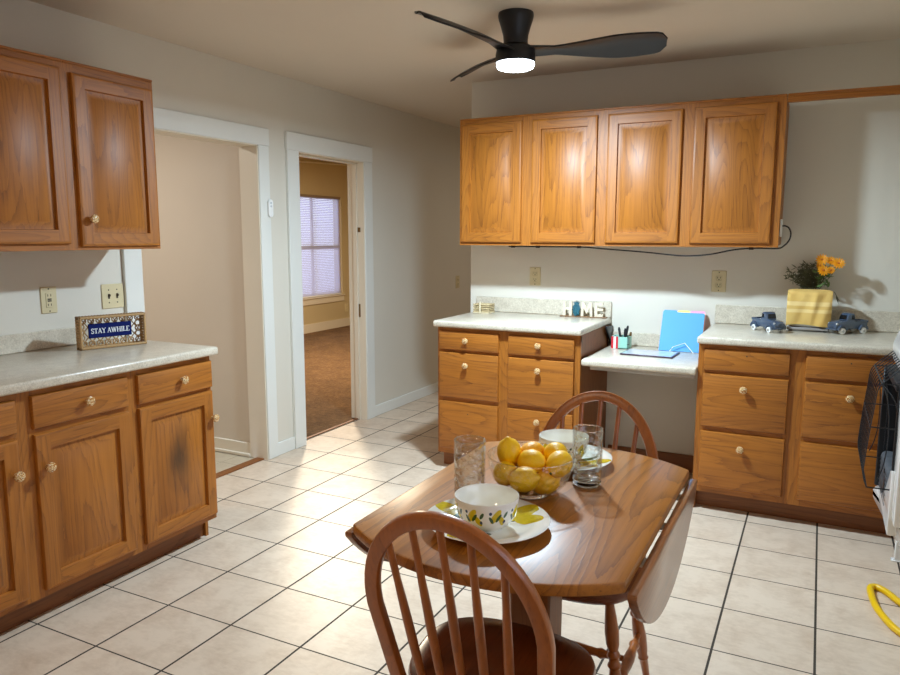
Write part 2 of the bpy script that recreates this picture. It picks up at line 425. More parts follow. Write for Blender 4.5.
# window of the kitchen's right wall
m = MB()
for a in ((XR+.03, XR+.08, RY0, RY1, RZ0, RZ0+.05), (XR+.03, XR+.08, RY0, RY1, RZ1-.05, RZ1), (XR+.03, XR+.08, RY0, RY0+.05, RZ0, RZ1), (XR+.03, XR+.08, RY1-.05, RY1, RZ0, RZ1), (XR+.04, XR+.07, RY0, RY1, 1.46, 1.51)): m.box(*a)
m.box(XR-.018, XR+.0, RY0-.09, RY0, RZ0-.09, RZ1+.09); m.box(XR-.018, XR, RY1, RY1+.09, RZ0-.09, RZ1+.09); m.box(XR-.018, XR, RY0, RY1, RZ1, RZ1+.09); m.box(XR-.05, XR+.03, RY0-.1, RY1+.1, RZ0-.03, RZ0)
w = struct('window_2', m, TRIM)
m = MB(); m.box(XR+.052, XR+.056, RY0+.03, RY1-.03, RZ0+.03, RZ1-.03); m.build('glass_pane', PANE, w)['kind'] = 'structure'

# ------------------------------------------------------------------ cabinets
def frame_left(x): return lambda u, v, n: (x+n, u, v)        # u along y, faces +x
def frame_back(y): return lambda u, v, n: (u, y-n, v)        # u along x, faces -y

def raised_door(F, u0, u1, v0, v1, th=.019, fw=.056, mats=None):
    """routed frame-and-panel door: butt-jointed stiles and rails round a raised centre panel"""
    t = bmesh.new()
    W, H = u1-u0, v1-v0
    def loop(o, n): return [t.verts.new(F(*p, n)) for p in ((u0+o, v0+o), (u1-o, v0+o), (u1-o, v1-o), (u0+o, v1-o))]
    L = [loop(0, 0), loop(0, th-.008), loop(.003, th-.003), loop(.011, th)]
    def ring(a, b, k=None):
        for i in range(4):
            j = (i+1) % 4
            f = t.faces.new((a[i], a[j], b[j], b[i])); f.material_index = (0 if i % 2 == 0 else 1) if k is None else k
    for a, b in zip(L, L[1:]): ring(a, b)
    o = .011; w = fw
    def quad(a0, a1, b0, b1, mi):
        f = t.faces.new([t.verts.new(F(*p, th)) for p in ((a0, b0), (a1, b0), (a1, b1), (a0, b1))]); f.material_index = mi
    quad(u0+o, u0+w, v0+o, v1-o, 1); quad(u1-w, u1-o, v0+o, v1-o, 1)
    quad(u0+w, u1-w, v0+o, v0+w, 0); quad(u0+w, u1-w, v1-w, v1-o, 0)
    Q = [loop(w, th), loop(w+.003, th-.013), loop(w+.012, th-.013), loop(w+.036, th-.003), loop(w+.038, th-.0015)]
    for i, (a, b) in enumerate(zip(Q, Q[1:])): ring(a, b, None if i < 1 else 1)
    f = t.faces.new(Q[-1]); f.material_index = 1
    bmesh.ops.recalc_face_normals(t, faces=t.faces[:])
    mb = MB(); mb.bm.free(); mb.bm = t
    # orient outward
    c = sum((f.normal*f.calc_area() for f in t.faces), Vector())
    out = Vector(F(0, 0, 1))-Vector(F(0, 0, 0))
    for f in t.faces:
        if f.normal.dot(out) < -.2: f.normal_flip()
    return mb
def slab_front(F, u0, u1, v0, v1, th=.019):
    t = bmesh.new()
    def loop(o, n): return [t.verts.new(F(*p, n)) for p in ((u0+o, v0+o), (u1-o, v0+o), (u1-o, v1-o), (u0+o, v1-o))]
    L = [loop(0, 0), loop(0, th-.010), loop(.003, th-.004), loop(.012, th)]
    for a, b in zip(L, L[1:]):
        for i in range(4): t.faces.new((a[i], a[(i+1) % 4], b[(i+1) % 4], b[i]))
    t.faces.new(L[-1])
    out = Vector(F(0, 0, 1))-Vector(F(0, 0, 0)); bmesh.ops.recalc_face_normals(t, faces=t.faces[:])
    for f in t.faces:
        if f.normal.dot(out) < -.2: f.normal_flip()
    mb = MB(); mb.bm.free(); mb.bm = t; return mb
def knob_on(F, u, v, n, parent):
    p = Vector(F(u, v, n)); d = Vector(F(0, 0, 1))-Vector(F(0, 0, 0))
    M = Matrix.Translation(p) @ d.to_track_quat('Z', 'Y').to_matrix().to_4x4()
    m = MB(); m.lathe([(0, -.004), (.009, -.004), (.007, .006), (.008, .011), (.015, .015), (.0185, .021), (.0175, .027), (.011, .031), (0, .032)], 18, M=M)
    return m.build('knob', KNOB, parent)
def drawer(F, u0, u1, v0, v1, parent, ax, knob=None, hole=None):
    d = slab_front(F, u0, u1, v0, v1).build('drawer', OAK[ax], parent)
    if knob: knob_on(F, knob[0], knob[1], .019, d)
    if hole:
        p = Vector(F(hole[0], hole[1], .0195)); dr = Vector(F(0, 0, 1))-Vector(F(0, 0, 0))
        M = Matrix.Translation(p) @ dr.to_track_quat('Z', 'Y').to_matrix().to_4x4()
        m = MB(); m.lathe([(0, -.001), (.0035, -.001), (.0035, .0006), (0, .0006)], 10, M=M)
        o = m.build('screw_hole', SLOT, d)
    return d
def door(F, u0, u1, v0, v1, parent, ax, knob=None, vm=None):
    d = raised_door(F, u0, u1, v0, v1).build('door', [OAK[ax], vm or OAK[2]], parent)
    if knob: knob_on(F, knob[0], knob[1], .019, d)
    return d
def oriented(F, u0, u1, v0, v1, n0, n1, mb, mat=0, bev=0):
    a, b = Vector(F(u0, v0, n0)), Vector(F(u1, v1, n1))
    mb.box(min(a.x, b.x), max(a.x, b.x), min(a.y, b.y), max(a.y, b.y), min(a.z, b.z), max(a.z, b.z), mat, bev)
def base_body(F, u0, u1, stiles, rails, parent, ax, depth=.59, top=.875, end=True):
    """carcass + face frame; F plane is the face-frame front"""
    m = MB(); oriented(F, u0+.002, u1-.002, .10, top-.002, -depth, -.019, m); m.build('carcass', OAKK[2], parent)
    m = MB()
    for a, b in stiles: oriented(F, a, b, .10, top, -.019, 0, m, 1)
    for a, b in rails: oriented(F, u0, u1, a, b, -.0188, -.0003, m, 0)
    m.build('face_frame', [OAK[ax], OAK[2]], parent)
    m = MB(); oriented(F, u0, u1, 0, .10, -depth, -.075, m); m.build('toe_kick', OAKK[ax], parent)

FL = frame_left(.605)
GL = 'oak base cabinets along the left wall'
c = thing('base_cabinet', 'oak base cabinet with paired knobbed doors, cut by the left picture edge', 'cabinet', (.3, 1.53, 0), group=GL)
base_body(FL, 1.06, 1.985, ((1.06, 1.115), (1.495, 1.575), (1.95, 1.985)), ((.845, .875), (.70, .745), (.10, .14)), c, 1)
drawer(FL, 1.10, 1.505, .732, .850, c, 1, (1.30, .795)); drawer(FL, 1.562, 1.964, .732, .852, c, 1, (1.772, .795))
door(FL, 1.10, 1.504, .124, .711, c, 1, (1.482, .588)); door(FL, 1.563, 1.964, .126, .711, c, 1, (1.598, .588))
c = thing('base_cabinet', 'narrow oak base cabinet with a dark worn door, ending the left run', 'cabinet', (.3, 2.20, 0), group=GL)
c2 = c
base_body(FL, 1.985, 2.418, ((1.985, 2.03), (2.39, 2.418)), ((.845, .875), (.70, .745), (.10, .14)), c, 1)
drawer(FL, 2.010, 2.416, .728, .850, c, 1, (2.232, .795))
door(FL, 2.010, 2.413, .126, .711, c, 1, (2.401, .587), OAKW)
m = MB(); m.box(.53, .545, 2.405, 2.421, 0, .098); m.build('end_strip', OAK[2], c)

def counter(name, label, x0, x1, y0, y1, z, splash, group, ends=None, th=.038):
    t = thing(name, label, 'countertop', ((x0+x1)/2, (y0+y1)/2, z-th), group=group)
    m = MB(); m.box(x0, x1, y0, y1, z-th, z, bev=.011, seg=3); m.build('slab', LAM, t)
    m = MB(); m.box(*splash, bev=.003); m.build('backsplash', LAM, t)
    return t
GC = 'speckled beige laminate countertops'
counter('countertop', 'long speckled beige laminate countertop on the left wall cabinets, holding the woven tray sign', .0, .645, 1.06, 2.4385, .914, (.0, .02, 1.06, 2.395, .9145, .995), GC)

FU = frame_left(.325)
GU = 'oak wall cabinets above the left counter'
def upper_body(F, u0, u1, v0, v1, stiles, rails, parent, ax, depth=.31, cap=True):
    m = MB(); oriented(F, u0+.001, u1-.001, v0+.012, v1-.002, -depth, -.019, m); m.build('carcass', OAK[2], parent)
    m = MB()
    for a, b in stiles: oriented(F, a, b, v0, v1, -.019, 0, m, 1)
    for a, b in rails: oriented(F, u0, u1, a, b, -.0188, -.0003, m, 0)
    m.build('face_frame', [OAK[ax], OAK[2]], parent)
    m = MB(); oriented(F, u0, u1, v1-.001, v1+.010, -.05, .006, m, 0, .003); m.build('top_moulding', OAK[ax], parent)
c = thing('wall_cabinet', 'oak wall cabinet with no knob showing, cut by the left picture edge', 'cabinet', (.16, 1.75, 1.353), group=GU)
upper_body(FU, 1.53, 1.985, 1.353, 2.097, ((1.53, 1.585), (1.945, 1.985)), ((1.353, 1.40), (2.05, 2.097)), c, 1)
door(FU, 1.565, 1.962, 1.379, 2.072, c, 1)
c = thing('wall_cabinet', 'oak wall cabinet with one round ceramic knob low on its door, beside the near doorway', 'cabinet', (.16, 2.2, 1.353), group=GU)
upper_body(FU, 1.985, 2.4226, 1.353, 2.097, ((1.985, 2.03), (2.39, 2.4226)), ((1.353, 1.40), (2.05, 2.097)), c, 1)
door(FU, 2.010, 2.410, 1.367, 2.062, c, 1, (2.055, 1.482))

FB = frame_back(3.827)
GB = 'oak base cabinets along the back wall'
DR = ((.742, .852), (.452, .724), (.134, .426))
c = thing('base_cabinet', 'oak base cabinet of six drawers left of the desk, under the HOME sign', 'cabinet', (1.49, 4.13, 0), group=GB)
base_body(FB, 1.042, 1.925, ((1.042, 1.075), (1.42, 1.52), (1.875, 1.925)), ((.84, .875), (.715, .75), (.42, .46), (.10, .14)), c, 0)
for j, (a, b) in enumerate(DR):
    drawer(FB, 1.056, 1.442, a, b, c, 0, ((1.24, (.803, .655, .0)[j]) if j < 2 else None), (1.250, .36) if j == 2 else None)
    drawer(FB, 1.501, 1.893, a, b, c, 0, (1.69, (.805, .662, .367)[j]))
m = MB(); m.box(1.922, 1.934, 3.86, 4.43, .72, .736); m.build('side_cleat', OAKK[1], c)
c = thing('base_cabinet', 'oak base cabinet of six drawers right of the desk, under the two toy trucks', 'cabinet', (3.1, 4.13, 0), group=GB)
base_body(FB, 2.553, 3.70, ((2.553, 2.59), (2.945, 3.05), (3.42, 3.70)), ((.84, .875), (.715, .75), (.42, .46), (.10, .14)), c, 0)
for j, (a, b) in enumerate(DR):
    drawer(FB, 2.570, 2.966, a, b, c, 0, ((2.766, (.0, .659, .355)[j]) if j > 0 else None), (2.772, .826) if j == 0 else None)
    drawer(FB, 3.034, 3.44, a, b, c, 0, (3.229, .664) if j == 1 else None, (3.224, .827) if j == 0 else None)
m = MB(); m.box(2.540, 2.5535, 3.84, 4.437, 0, .875); m.build('side_panel', OAK[2], c)
YC0 = YB-.645
counter('countertop', 'speckled beige laminate countertop holding the HOME sign and coaster stack', 1.022, 1.935, YC0, YB, .914, (1.02, 1.935, YB-.02, YB, .9145, 1.012), GC)
counter('countertop', 'speckled beige laminate countertop holding the toaster and toy trucks', 2.535, 3.715, YC0, YB, .914, (2.54, 3.715, YB-.02, YB, .9145, 1.022), GC)
t = counter('desk_top', 'low speckled laminate desk top between the two drawer cabinets, holding tablet and folders', 1.937, 2.5385, YC0, YB, .750, (1.937, 2.5385, YB-.02, YB, .7505, .830), GC)
m = MB(); m.box(1.98, 2.53, YC0+.03, YC0+.05, .690, .713, bev=.003); m.build('support_rail', METAL, t)

FUB = frame_back(4.112)
GUB = 'oak double door wall cabinets on the back wall'
for x0, x1, st, drs, lab in ((1.0456, 1.94, ((1.0456, 1.08), (1.43, 1.545), (1.88, 1.94)), ((1.060, 1.456), (1.519, 1.907)), 'oak double door wall cabinet above the HOME sign, the left of the back pair'),
                         (1.94, 2.866, ((1.94, 1.985), (2.34, 2.45), (2.80, 2.866)), ((1.966, 2.368), (2.427, 2.826)), 'oak double door wall cabinet above the desk, with a black cord looped at its end')):
    c = thing('wall_cabinet', lab, 'cabinet', ((x0+x1)/2, 4.27, 1.356), group=GUB)
    upper_body(FUB, x0, x1, 1.356, 2.108, st, ((1.356, 1.41), (2.06, 2.108)), c, 0)
    for a, b in drs: door(FUB, a, b, 1.374, 2.082, c, 0)
m = MB(); m.box(2.868, 3.715, 4.112, 4.132, 2.076, 2.108, bev=.002); m.box(2.868, 3.715, 4.106, 4.16, 2.107, 2.118, bev=.003)
tag(m.build('valance_board', OAK[0]), 'oak valance board bridging from the back wall cabinets to the right wall', 'valance')

# ------------------------------------------------------------------ ceiling fan
FX, FY = 1.780, 3.18
f = thing('ceiling_fan', 'black three blade ceiling fan with a lit round white lamp', 'ceiling fan', (FX, FY, ZC))
m = MB(); m.lathe([(0, 0), (.078, 0), (.080, -.012), (.077, -.028), (.066, -.062), (.057, -.095), (.054, -.125), (.058, -.150), (0, -.150)], 40, c=(FX, FY, ZC)); m.build('canopy', FANB, f)
m = MB(); m.lathe([(0, -.136), (.058, -.136), (.076, -.146), (.086, -.160), (.090, -.180), (.089, -.214), (0, -.214)], 40, c=(FX, FY, ZC)); m.build('motor_housing', FANB, f)
m = MB(); m.lathe([(.0, -.214), (.085, -.214), (.085, -.226), (.080, -.236), (.066, -.241), (0, -.242)], 40, c=(FX, FY, ZC)); m.build('lamp_diffuser', emit('led_diffuser', (.80, .92, 1, 1), 14), f)['label'] = 'glowing white lamp disc'
def blade(ang):
    t = bmesh.new(); n = 26; rows = []
    for i in range(n+1):
        s = i/n; r = .06+s*.597
        wd = .088*(1-s*2.2)+.0 if s < .18 else None
        ch = (.105-.20*s) if s < .2 else .065+.068*math.sin(min(1, (s-.2)/.55)*PI/2)
        if s > .72: ch *= 1-.22*((s-.72)/.28)**2
        if s > .93: ch *= max(.12, 1-((s-.93)/.075)**2)**.5
        pit = -math.radians(10+15*min(1, s*1.6))
        z = 2.234+.012*s; swp = .022*math.sin(s*PI)-.006
        row = []
        for k in range(7):
            q = (k/6-.5); yy = q*ch+swp
            zz = z+q*ch*math.tan(pit) + .010*(1-(2*q)**2)
            row.append((Vector((r, yy, zz+.004)), Vector((r, yy, zz-.004))))
        rows.append(row)
    top = [[t.verts.new(a) for a, b in r] for r in rows]; bot = [[t.verts.new(b) for a, b in r] for r in rows]
    for i in range(n):
        for k in range(6):
            t.faces.new((top[i][k], top[i+1][k], top[i+1][k+1], top[i][k+1])); t.faces.new((bot[i][k], bot[i][k+1], bot[i+1][k+1], bot[i+1][k]))
        t.faces.new((top[i][0], bot[i][0], bot[i+1][0], top[i+1][0])); t.faces.new((top[i][6], top[i+1][6], bot[i+1][6], bot[i][6]))
    for k in range(6):
        t.faces.new((top[0][k], top[0][k+1], bot[0][k+1], bot[0][k])); t.faces.new((top[n][k], bot[n][k], bot[n][k+1], top[n][k+1]))
    bmesh.ops.recalc_face_normals(t, faces=t.faces[:])
    t.transform(Matrix.Translation((FX, FY, 0)) @ Matrix.Rotation(ang, 4, 'Z'))
    mb = MB(); mb.bm.free(); mb.bm = t; return mb
for a in (-101, 16, 140): blade(math.radians(a)).build('blade', FANB, f)

# ------------------------------------------------------------------ table
TX, TY, TR, TH = 2.45, 1.72, .4975, .75
t_ = thing('drop_leaf_table', 'orange brown wooden drop leaf table with both leaves hanging, set for two', 'table', (TX, TY, 0))
hw = .318
def arc(a0, a1, n): return [(TX+TR*math.cos(a0+(a1-a0)*i/n), TY+TR*math.sin(a0+(a1-a0)*i/n)) for i in range(n+1)]
ac = math.acos(hw/TR)
poly = arc(-ac, -(PI-ac), 28)[::-1]+arc(PI-ac, ac, 28)
poly = arc(-(PI-ac), -ac, 28)+arc(ac, PI-ac, 28)
m = MB(); m.prism(poly, .026, Matrix.Translation((0, 0, TH-.026)), bev=.005); m.build('tabletop', TABW, t_)
for s in (1, -1):
    # leaf hangs vertically: segment beyond the hinge line, local x = drop, y = along
    pts = [(0.0, -TR*math.sin(ac))]
    n = 24
    for i in range(n+1):
        a = -ac+2*ac*i/n; pts.append((TR*math.cos(a)-hw+.012, TR*math.sin(a)))
    pts.append((0.0, TR*math.sin(ac)))
    x = TX+s*(hw+.003)
    # map: (drop, along, thick) -> world
    M = Matrix(((math.sin(math.radians(-1))*s, 0, s*1.0, x), (0, 1, 0, TY), (-1, 0, 0, TH-.024), (0, 0, 0, 1)))
    m = MB(); m.prism(pts, .021, M, bev=.004); lf = m.build('leaf', wood('leaf_wood_%s' % ('right' if s > 0 else 'left'), lin(150, 92, 46), lin(104, 58, 26), 1, rough=.2, coat=.6), t_)
    for yy in (-.22, .0, .22):
        m = MB(); m.box(TX+s*(hw-.03), TX+s*(hw+.006), TY+yy-.02, TY+yy+.02, TH-.031, TH-.0262); m.build('hinge', METAL, t_)
m = MB(); m.box(TX-.055, TX+.055, TY-.055, TY+.055, .10, .70, bev=.006); m.build('pedestal', TABZ, t_)
m = MB(); m.box(TX-.23, TX+.23, TY-.28, TY-.258, .66, .7235); m.box(TX-.23, TX+.23, TY+.258, TY+.28, .66, .7235); m.box(TX-.24, TX-.218, TY-.28, TY+.28, .66, .7235); m.box(TX+.218, TX+.24, TY-.28, TY+.28, .66, .7235); m.box(TX-.23, TX+.23, TY-.06, TY+.06, .695, .7235); m.build('apron', TABX, t_)
for a in (0, 90, 180, 270):
    M = Matrix.Translation((TX, TY, 0)) @ Matrix.Rotation(math.radians(a+45), 4, 'Z')
    m = MB(); m.prism([(.03, .16), (.03, .09), (.20, .045), (.30, 0), (.345, 0), (.345, .035), (.22, .10), (.12, .15)], .045, M @ Matrix(((1, 0, 0, 0), (0, 0, -1, .0225), (0, 1, 0, 0), (0, 0, 0, 1))), bev=.004)
    m.build('foot', TABX, t_)

# ------------------------------------------------------------------ Windsor chairs
def make_chair(label, loc, rz):
    """local frame: seat faces +y, back at -y"""
    root = thing('windsor_chair', label, 'chair', (0, 0, 0), 0, 'bow back Windsor chairs at the table')
    # saddle seat
    n = 48; out = []
    for i in range(n):
        a = 2*PI*i/n; ca, sa = math.cos(a), math.sin(a)
        e = .72
        x = .205*math.copysign(abs(ca)**e, ca); y = .185*math.copysign(abs(sa)**(.8), sa)
        x *= 1+.10*(y/.185) if y > 0 else 1+.06*(y/.185)
        out.append((x, y))
    t = bmesh.new(); rings = []
    for sc, z in ((.90, .405), (.985, .420), (1.0, .434), (.985, .445), (.95, .449), (.75, .444), (.45, .436), (.2, .434)):
        rings.append([t.verts.new((x*sc, y*sc, z+(.006*max(0, y/.185)*abs(1-abs(x)/.2) if sc < .9 else 0))) for x, y in out])
    for a, b in zip(rings, rings[1:]):
        for i in range(n): t.faces.new((a[i], a[(i+1) % n], b[(i+1) % n], b[i]))
    t.faces.new(rings[0][::-1]); t.faces.new(rings[-1])
    mb = MB(); mb.bm.free(); mb.bm = t; mb.build('seat', CHS, root)
    lean = lambda z: -.155-.14*(z-.44)/.45
    # bow
    pts = []; hz = .655
    for i in range(9):
        s = i/8; z = .425+(hz-.425)*s; pts.append((-(.168+.020*s), lean(z), z))
    for i in range(1, 28):
        a = PI-PI*i/28; pts.append((.188*math.cos(a), 0, hz+.238*math.sin(a)))
    for i in range(9):
        s = 1-i/8; z = .425+(hz-.425)*s; pts.append(((.168+.020*s), 0, z))
    pts = [(x, lean(z), z) for x, y, z in pts]
    m = MB(); m.tube(pts, .014, 12, flat=(.0115, .0165), up=(0, 1, .31)); m.build('bow', CHW, root)
    for k in range(-2, 3):
        xt, xb = k*.062, k*.049
        zt = hz+.238*math.sqrt(max(0, 1-(xt/.188)**2))-.005
        yb = -.160-.012*(1-(k/2.6)**2)
        P = []; R = []
        for i in range(9):
            s = i/8; z = .435+(zt-.435)*s
            P.append((xb+(xt-xb)*s, yb+(lean(zt)-yb)*s, z)); R.append(.0072+.0032*math.sin(PI*min(1, s*1.25)) if s < .8 else .0078)
        m = MB(); m.tube(P, R, 10); m.build('spindle', CHW, root)
    # turned legs and H stretcher
    feet = {}
    for sx in (-1, 1):
        for sy in (-1, 1):
            a = Vector((sx*.135, sy*.125, .42)); b = Vector((sx*.195, sy*.185+(-.02 if sy < 0 else 0), .0))
            P = []; R = []
            prof = ((0, .012), (.06, .013), (.12, .016), (.22, .020), (.30, .018), (.34, .0135), (.36, .018), (.375, .019), (.39, .0145), (.41, .0145), (.425, .019), (.44, .019), (.455, .0145), (.5, .017), (.62, .021), (.74, .018), (.80, .014), (.815, .017), (.83, .014), (.92, .012), (1, .0105))
            for s, r in prof: P.append(a.lerp(b, s)); R.append(r)
            m = MB(); m.tube(P, R, 12); m.build('leg', CHW, root); feet[(sx, sy)] = (a, b)
    def spin(p, q, r=.016):
        P = []; R = []
        for s, k in ((0, .55), (.12, .6), (.2, .75), (.24, 1.05), (.28, .75), (.42, 1.0), (.5, 1.08), (.58, 1.0), (.72, .75), (.76, 1.05), (.8, .75), (.88, .6), (1, .55)):
            P.append(p.lerp(q, s)); R.append(r*k)
        m = MB(); m.tube(P, R, 10); return m
    mids = []
    for sx in (-1, 1):
        p = feet[(sx, -1)][0].lerp(feet[(sx, -1)][1], .60); q = feet[(sx, 1)][0].lerp(feet[(sx, 1)][1], .60)
        spin(p, q).build('stretcher', CHW, root); mids.append(p.lerp(q, .5))
    spin(mids[0], mids[1]).build('stretcher', CHW, root)
    root.matrix_basis = Matrix.Translation(loc) @ Matrix.Rotation(rz, 4, 'Z')
    return root
ch = make_chair('bow back Windsor chair in the foreground with its back to the viewer', (2.468, 1.425, 0), math.radians(0))
c2_ = copy_tree(ch); c2_['label'] = 'bow back Windsor chair on the far side of the table, facing the viewer'
c2_.matrix_basis = Matrix.Translation((2.462, 2.012, 0)) @ Matrix.Rotation(PI+math.radians(2), 4, 'Z')

# ------------------------------------------------------------------ table setting
def lathe_thing(name, label, cat, prof, loc, mat, group=None, seg=48, rz=0):
    m = MB(); m.lathe(prof, seg); o = m.build(name, mat, ang=50)
    o.matrix_basis = Matrix.Translation(loc) @ Matrix.Rotation(rz, 4, 'Z'); return tag(o, label, cat, group)
PL = [(0, .004), (.052, .004), (.054, 0), (.078, 0), (.080, .004), (.105, .012), (.142, .021), (.1445, .023), (.142, .0245), (.105, .0165), (.085, .010), (.05, .008), (0, .008)]
BW = [(0, .004), (.026, .003), (.028, 0), (.034, 0), (.036, .004), (.050, .014), (.061, .032), (.0655, .055), (.067, .072), (.0662, .0735), (.0645, .072), (.063, .055), (.058, .033), (.047, .017), (.030, .0095), (0, .008)]
BW = [(r*1.10, z*1.02) for r, z in BW]
p1, p2 = (2.420, 1.460), (2.422, 2.000)
lathe_thing('dinner_plate', 'white plate printed with lemons nearest the viewer, under a lemon bowl', 'plate', PL, (*p1, TH), PLATEP, 'lemon print plates', rz=math.radians(30))
lathe_thing('dinner_plate', 'white plate printed with lemons at the far chair, mostly behind fruit bowl', 'plate', PL, (*p2, TH), PLATEP, 'lemon print plates', rz=math.radians(-25))
lathe_thing('cereal_bowl', 'white lemon print bowl on the plate nearest the viewer', 'bowl', BW, (2.424, 1.448, TH+.0082), BOWLP, 'lemon print bowls')
lathe_thing('cereal_bowl', 'white lemon print bowl on the far plate behind the glass fruit bowl', 'bowl', BW, (2.426, 2.000, TH+.0082), BOWLP, 'lemon print bowls', rz=.3)
TUM = [(.0, .0), (.030, 0), (.0335, .004), (.034, .02), (.0345, .08), (.0345, .150), (.0335, .151), (.0325, .150), (.0325, .08), (.0318, .026)]
def tumbler(x, y, label):
    t = thing('drinking_glass', label, 'glass', (x, y, TH), group='clear tumblers')
    m = MB(); m.lathe([(q*1.15, w*1.03) for q, w in [(.0335, .018), (.034, .03), (.0345, .08), (.0348, .150), (.0338, .1515), (.0328, .150), (.0325, .08), (.032, .026)]], 40, c=(x, y, TH)); m.build('wall', GLASS, t, ang=60)
    m = MB(); m.lathe([(q*1.15, w*1.03) for q, w in [(0, 0), (.028, 0), (.033, .004), (.0338, .012), (.0335, .019), (.026, .019), (.015, .015), (0, .014)]], 40, c=(x, y, TH)); m.build('base', THICKG, t, ang=60)
    m = MB(); m.tube([(x+.0389*math.cos(2*PI*i/40), y+.0389*math.sin(2*PI*i/40), TH+.1556) for i in range(40)], .0013, 6, closed=True); m.build('rim', THICKG, t)
tumbler(2.306, 1.606, 'clear hammered glass tumbler left of the fruit bowl')
tumbler(2.541, 1.846, 'clear hammered glass tumbler right of the fruit bowl')
bx, by = 2.430, 1.712
t = thing('fruit_bowl', 'clear honeycomb glass bowl full of lemons in the table centre', 'bowl', (bx, by, TH))
m = MB(); m.lathe([(.045, .006), (.074, .0155), (.097, .040), (.108, .072), (.112, .104), (.1108, .1052), (.1094, .104), (.1054, .072), (.0945, .0415), (.072, .018), (.045, .0095)], 48, c=(bx, by, TH)); m.build('wall', BOWLG, t, ang=60)
m = MB(); m.lathe([(0, .001), (.036, 0), (.044, 0), (.046, .006), (.046, .0105), (.02, .010), (0, .010)], 40, c=(bx, by, TH)); m.build('base', THICKG, t, ang=60)
m = MB(); m.tube([(bx+.1112*math.cos(2*PI*i/48), by+.1112*math.sin(2*PI*i/48), TH+.1050) for i in range(48)], .0014, 6, closed=True); m.build('rim', THICKG, t)
LEM = [(q*1.10, w*1.06) for q, w in ((0, -.0405), (.004, -.040), (.009, -.036), (.018, -.030), (.026, -.018), (.0295, 0), (.027, .016), (.020, .028), (.0105, .0345), (.0065, .0385), (.003, .0412), (0, .042))]
# (dx,dy,z, tilt x, tilt y, spin, material, label)
LS = [(-0.0227, -0.0633, 0.0597, 1.3, .3, 1.0, 0, 'lemon low in the bowl at the front left, seen through the honeycomb glass'),
      (0.0339, -0.0343, 0.0439, 1.4, .2, 1.9, 0, 'lemon low in the bowl at the front right, seen through the glass'),
      (0.0406, 0.0310, 0.0448, 1.35, -.2, -.6, 0, 'lemon low in the bowl at the back right'),
      (-0.0287, 0.0384, 0.0438, 1.4, .1, .9, 0, 'lemon low in the bowl at the back left'),
      (-0.0545, 0.0180, 0.1055, .15, -.12, 0, 0, 'upright lemon with its pointed tip on top, left of the pile'),
      (-0.0656, -0.0137, 0.0591, 1.2, .4, -.2, 0, 'lemon leaning on the left rim of the bowl'),
      (0.0003, -0.0144, 0.0900, 1.45, .1, .75, 0, 'plump lemon lying in the middle of the pile'),
      (0.0688, 0.0310, 0.0960, 1.1, .2, -.1, 0, 'lemon at the back right of the pile'),
      (0.0686, -0.0345, 0.0906, 1.2, -.35, 2.6, 0, 'lemon at the front right with its stem scar showing'),
      (0.0071, 0.0520, 0.0900, 1.3, .2, 2.1, 1, 'orange yellow lemon behind the middle of the pile')]
for dx, dy, z, ax, ay, az, mi, lab in LS:
    t = thing('lemon', lab, 'lemon', (0, 0, 0), group='lemons in the glass bowl')
    m = MB(); m.lathe(LEM, 24); m.build('skin', (LEMON, ORANGE)[mi], t, ang=60)
    m = MB(); m.lathe([(0, -.0448), (.0035, -.0444), (.004, -.041), (0, -.041)], 8); m.build('stem_scar', plain('stem_green', lin(96, 108, 40), .7), t)
    t.matrix_basis = Matrix.Translation((bx+.89*dx-.45*dy, by+.45*dx+.89*dy, TH+z)) @ Matrix.Rotation(az+.47, 4, 'Z') @ Matrix.Rotation(ay, 4, 'Y') @ Matrix.Rotation(ax, 4, 'X')

# ------------------------------------------------------------------ small things on the left counter
WICK = plain('rattan', lin(196, 158, 108), .7, noise=.4, nscale=160, bump=.5)
NAVY = plain('navy_board', lin(10, 26, 88), .75, spec=.15)
LETW = plain('white_lettering', lin(232, 236, 240), .5)
ub = Vector((.085, .29, 0)).normalized(); nb = Vector((ub.y, -ub.x, 0)); W, H, D = .294, .146, .052
o = Vector((.160, 2.078, .9142)) + nb*.0
T = Matrix(((ub.x, 0, nb.x, o.x), (ub.y, 0, nb.y, o.y), (0, 1, 0, o.z), (0, 0, 0, 1)))   # local (u, up, out)
t = thing('tray_sign', 'woven rattan tray with a navy STAY AWHILE board standing on its edge', 'sign', o)
m = MB()
def loopr(z, ins, r):
    pts = [(ins, ins), (W-ins, ins), (W-ins, H-ins), (ins, H-ins)]
    for i in range(4):
        a, b = pts[i], pts[(i+1) % 4]; m.tube([(a[0], a[1], z), (b[0], b[1], z)], r, 8, M=T)
for z in (.006, .046): loopr(z, .006, .006)
k = 0
for (a, b) in (((.004, .004), (W-.004, .004)), ((W-.004, .004), (W-.004, H-.004)), ((W-.004, H-.004), (.004, H-.004)), ((.004, H-.004), (.004, .004))):
    L = math.dist(a, b); n = int(L/.0125)
    for i in range(n+1):
        s = i/n; p = (a[0]+(b[0]-a[0])*s, a[1]+(b[1]-a[1])*s)
        m.tube([(p[0], p[1], .006), (p[0], p[1], .046)], .0058, 6, M=T)
m.build('rim', WICK, t)
m = MB()
for i in range(-5, 12):                                     # crossing canes of the base
    for sgn in (1, -1):
        P = []
        for j in range(13):
            v = .008+(H-.016)*j/12; u = i*.034+sgn*(v-H/2)*.75
            if .008 <= u <= W-.008: P.append((u, v, .008+.003*math.sin(j*1.7)*sgn))
        if len(P) > 2: m.tube(P, .0026, 6, M=T)
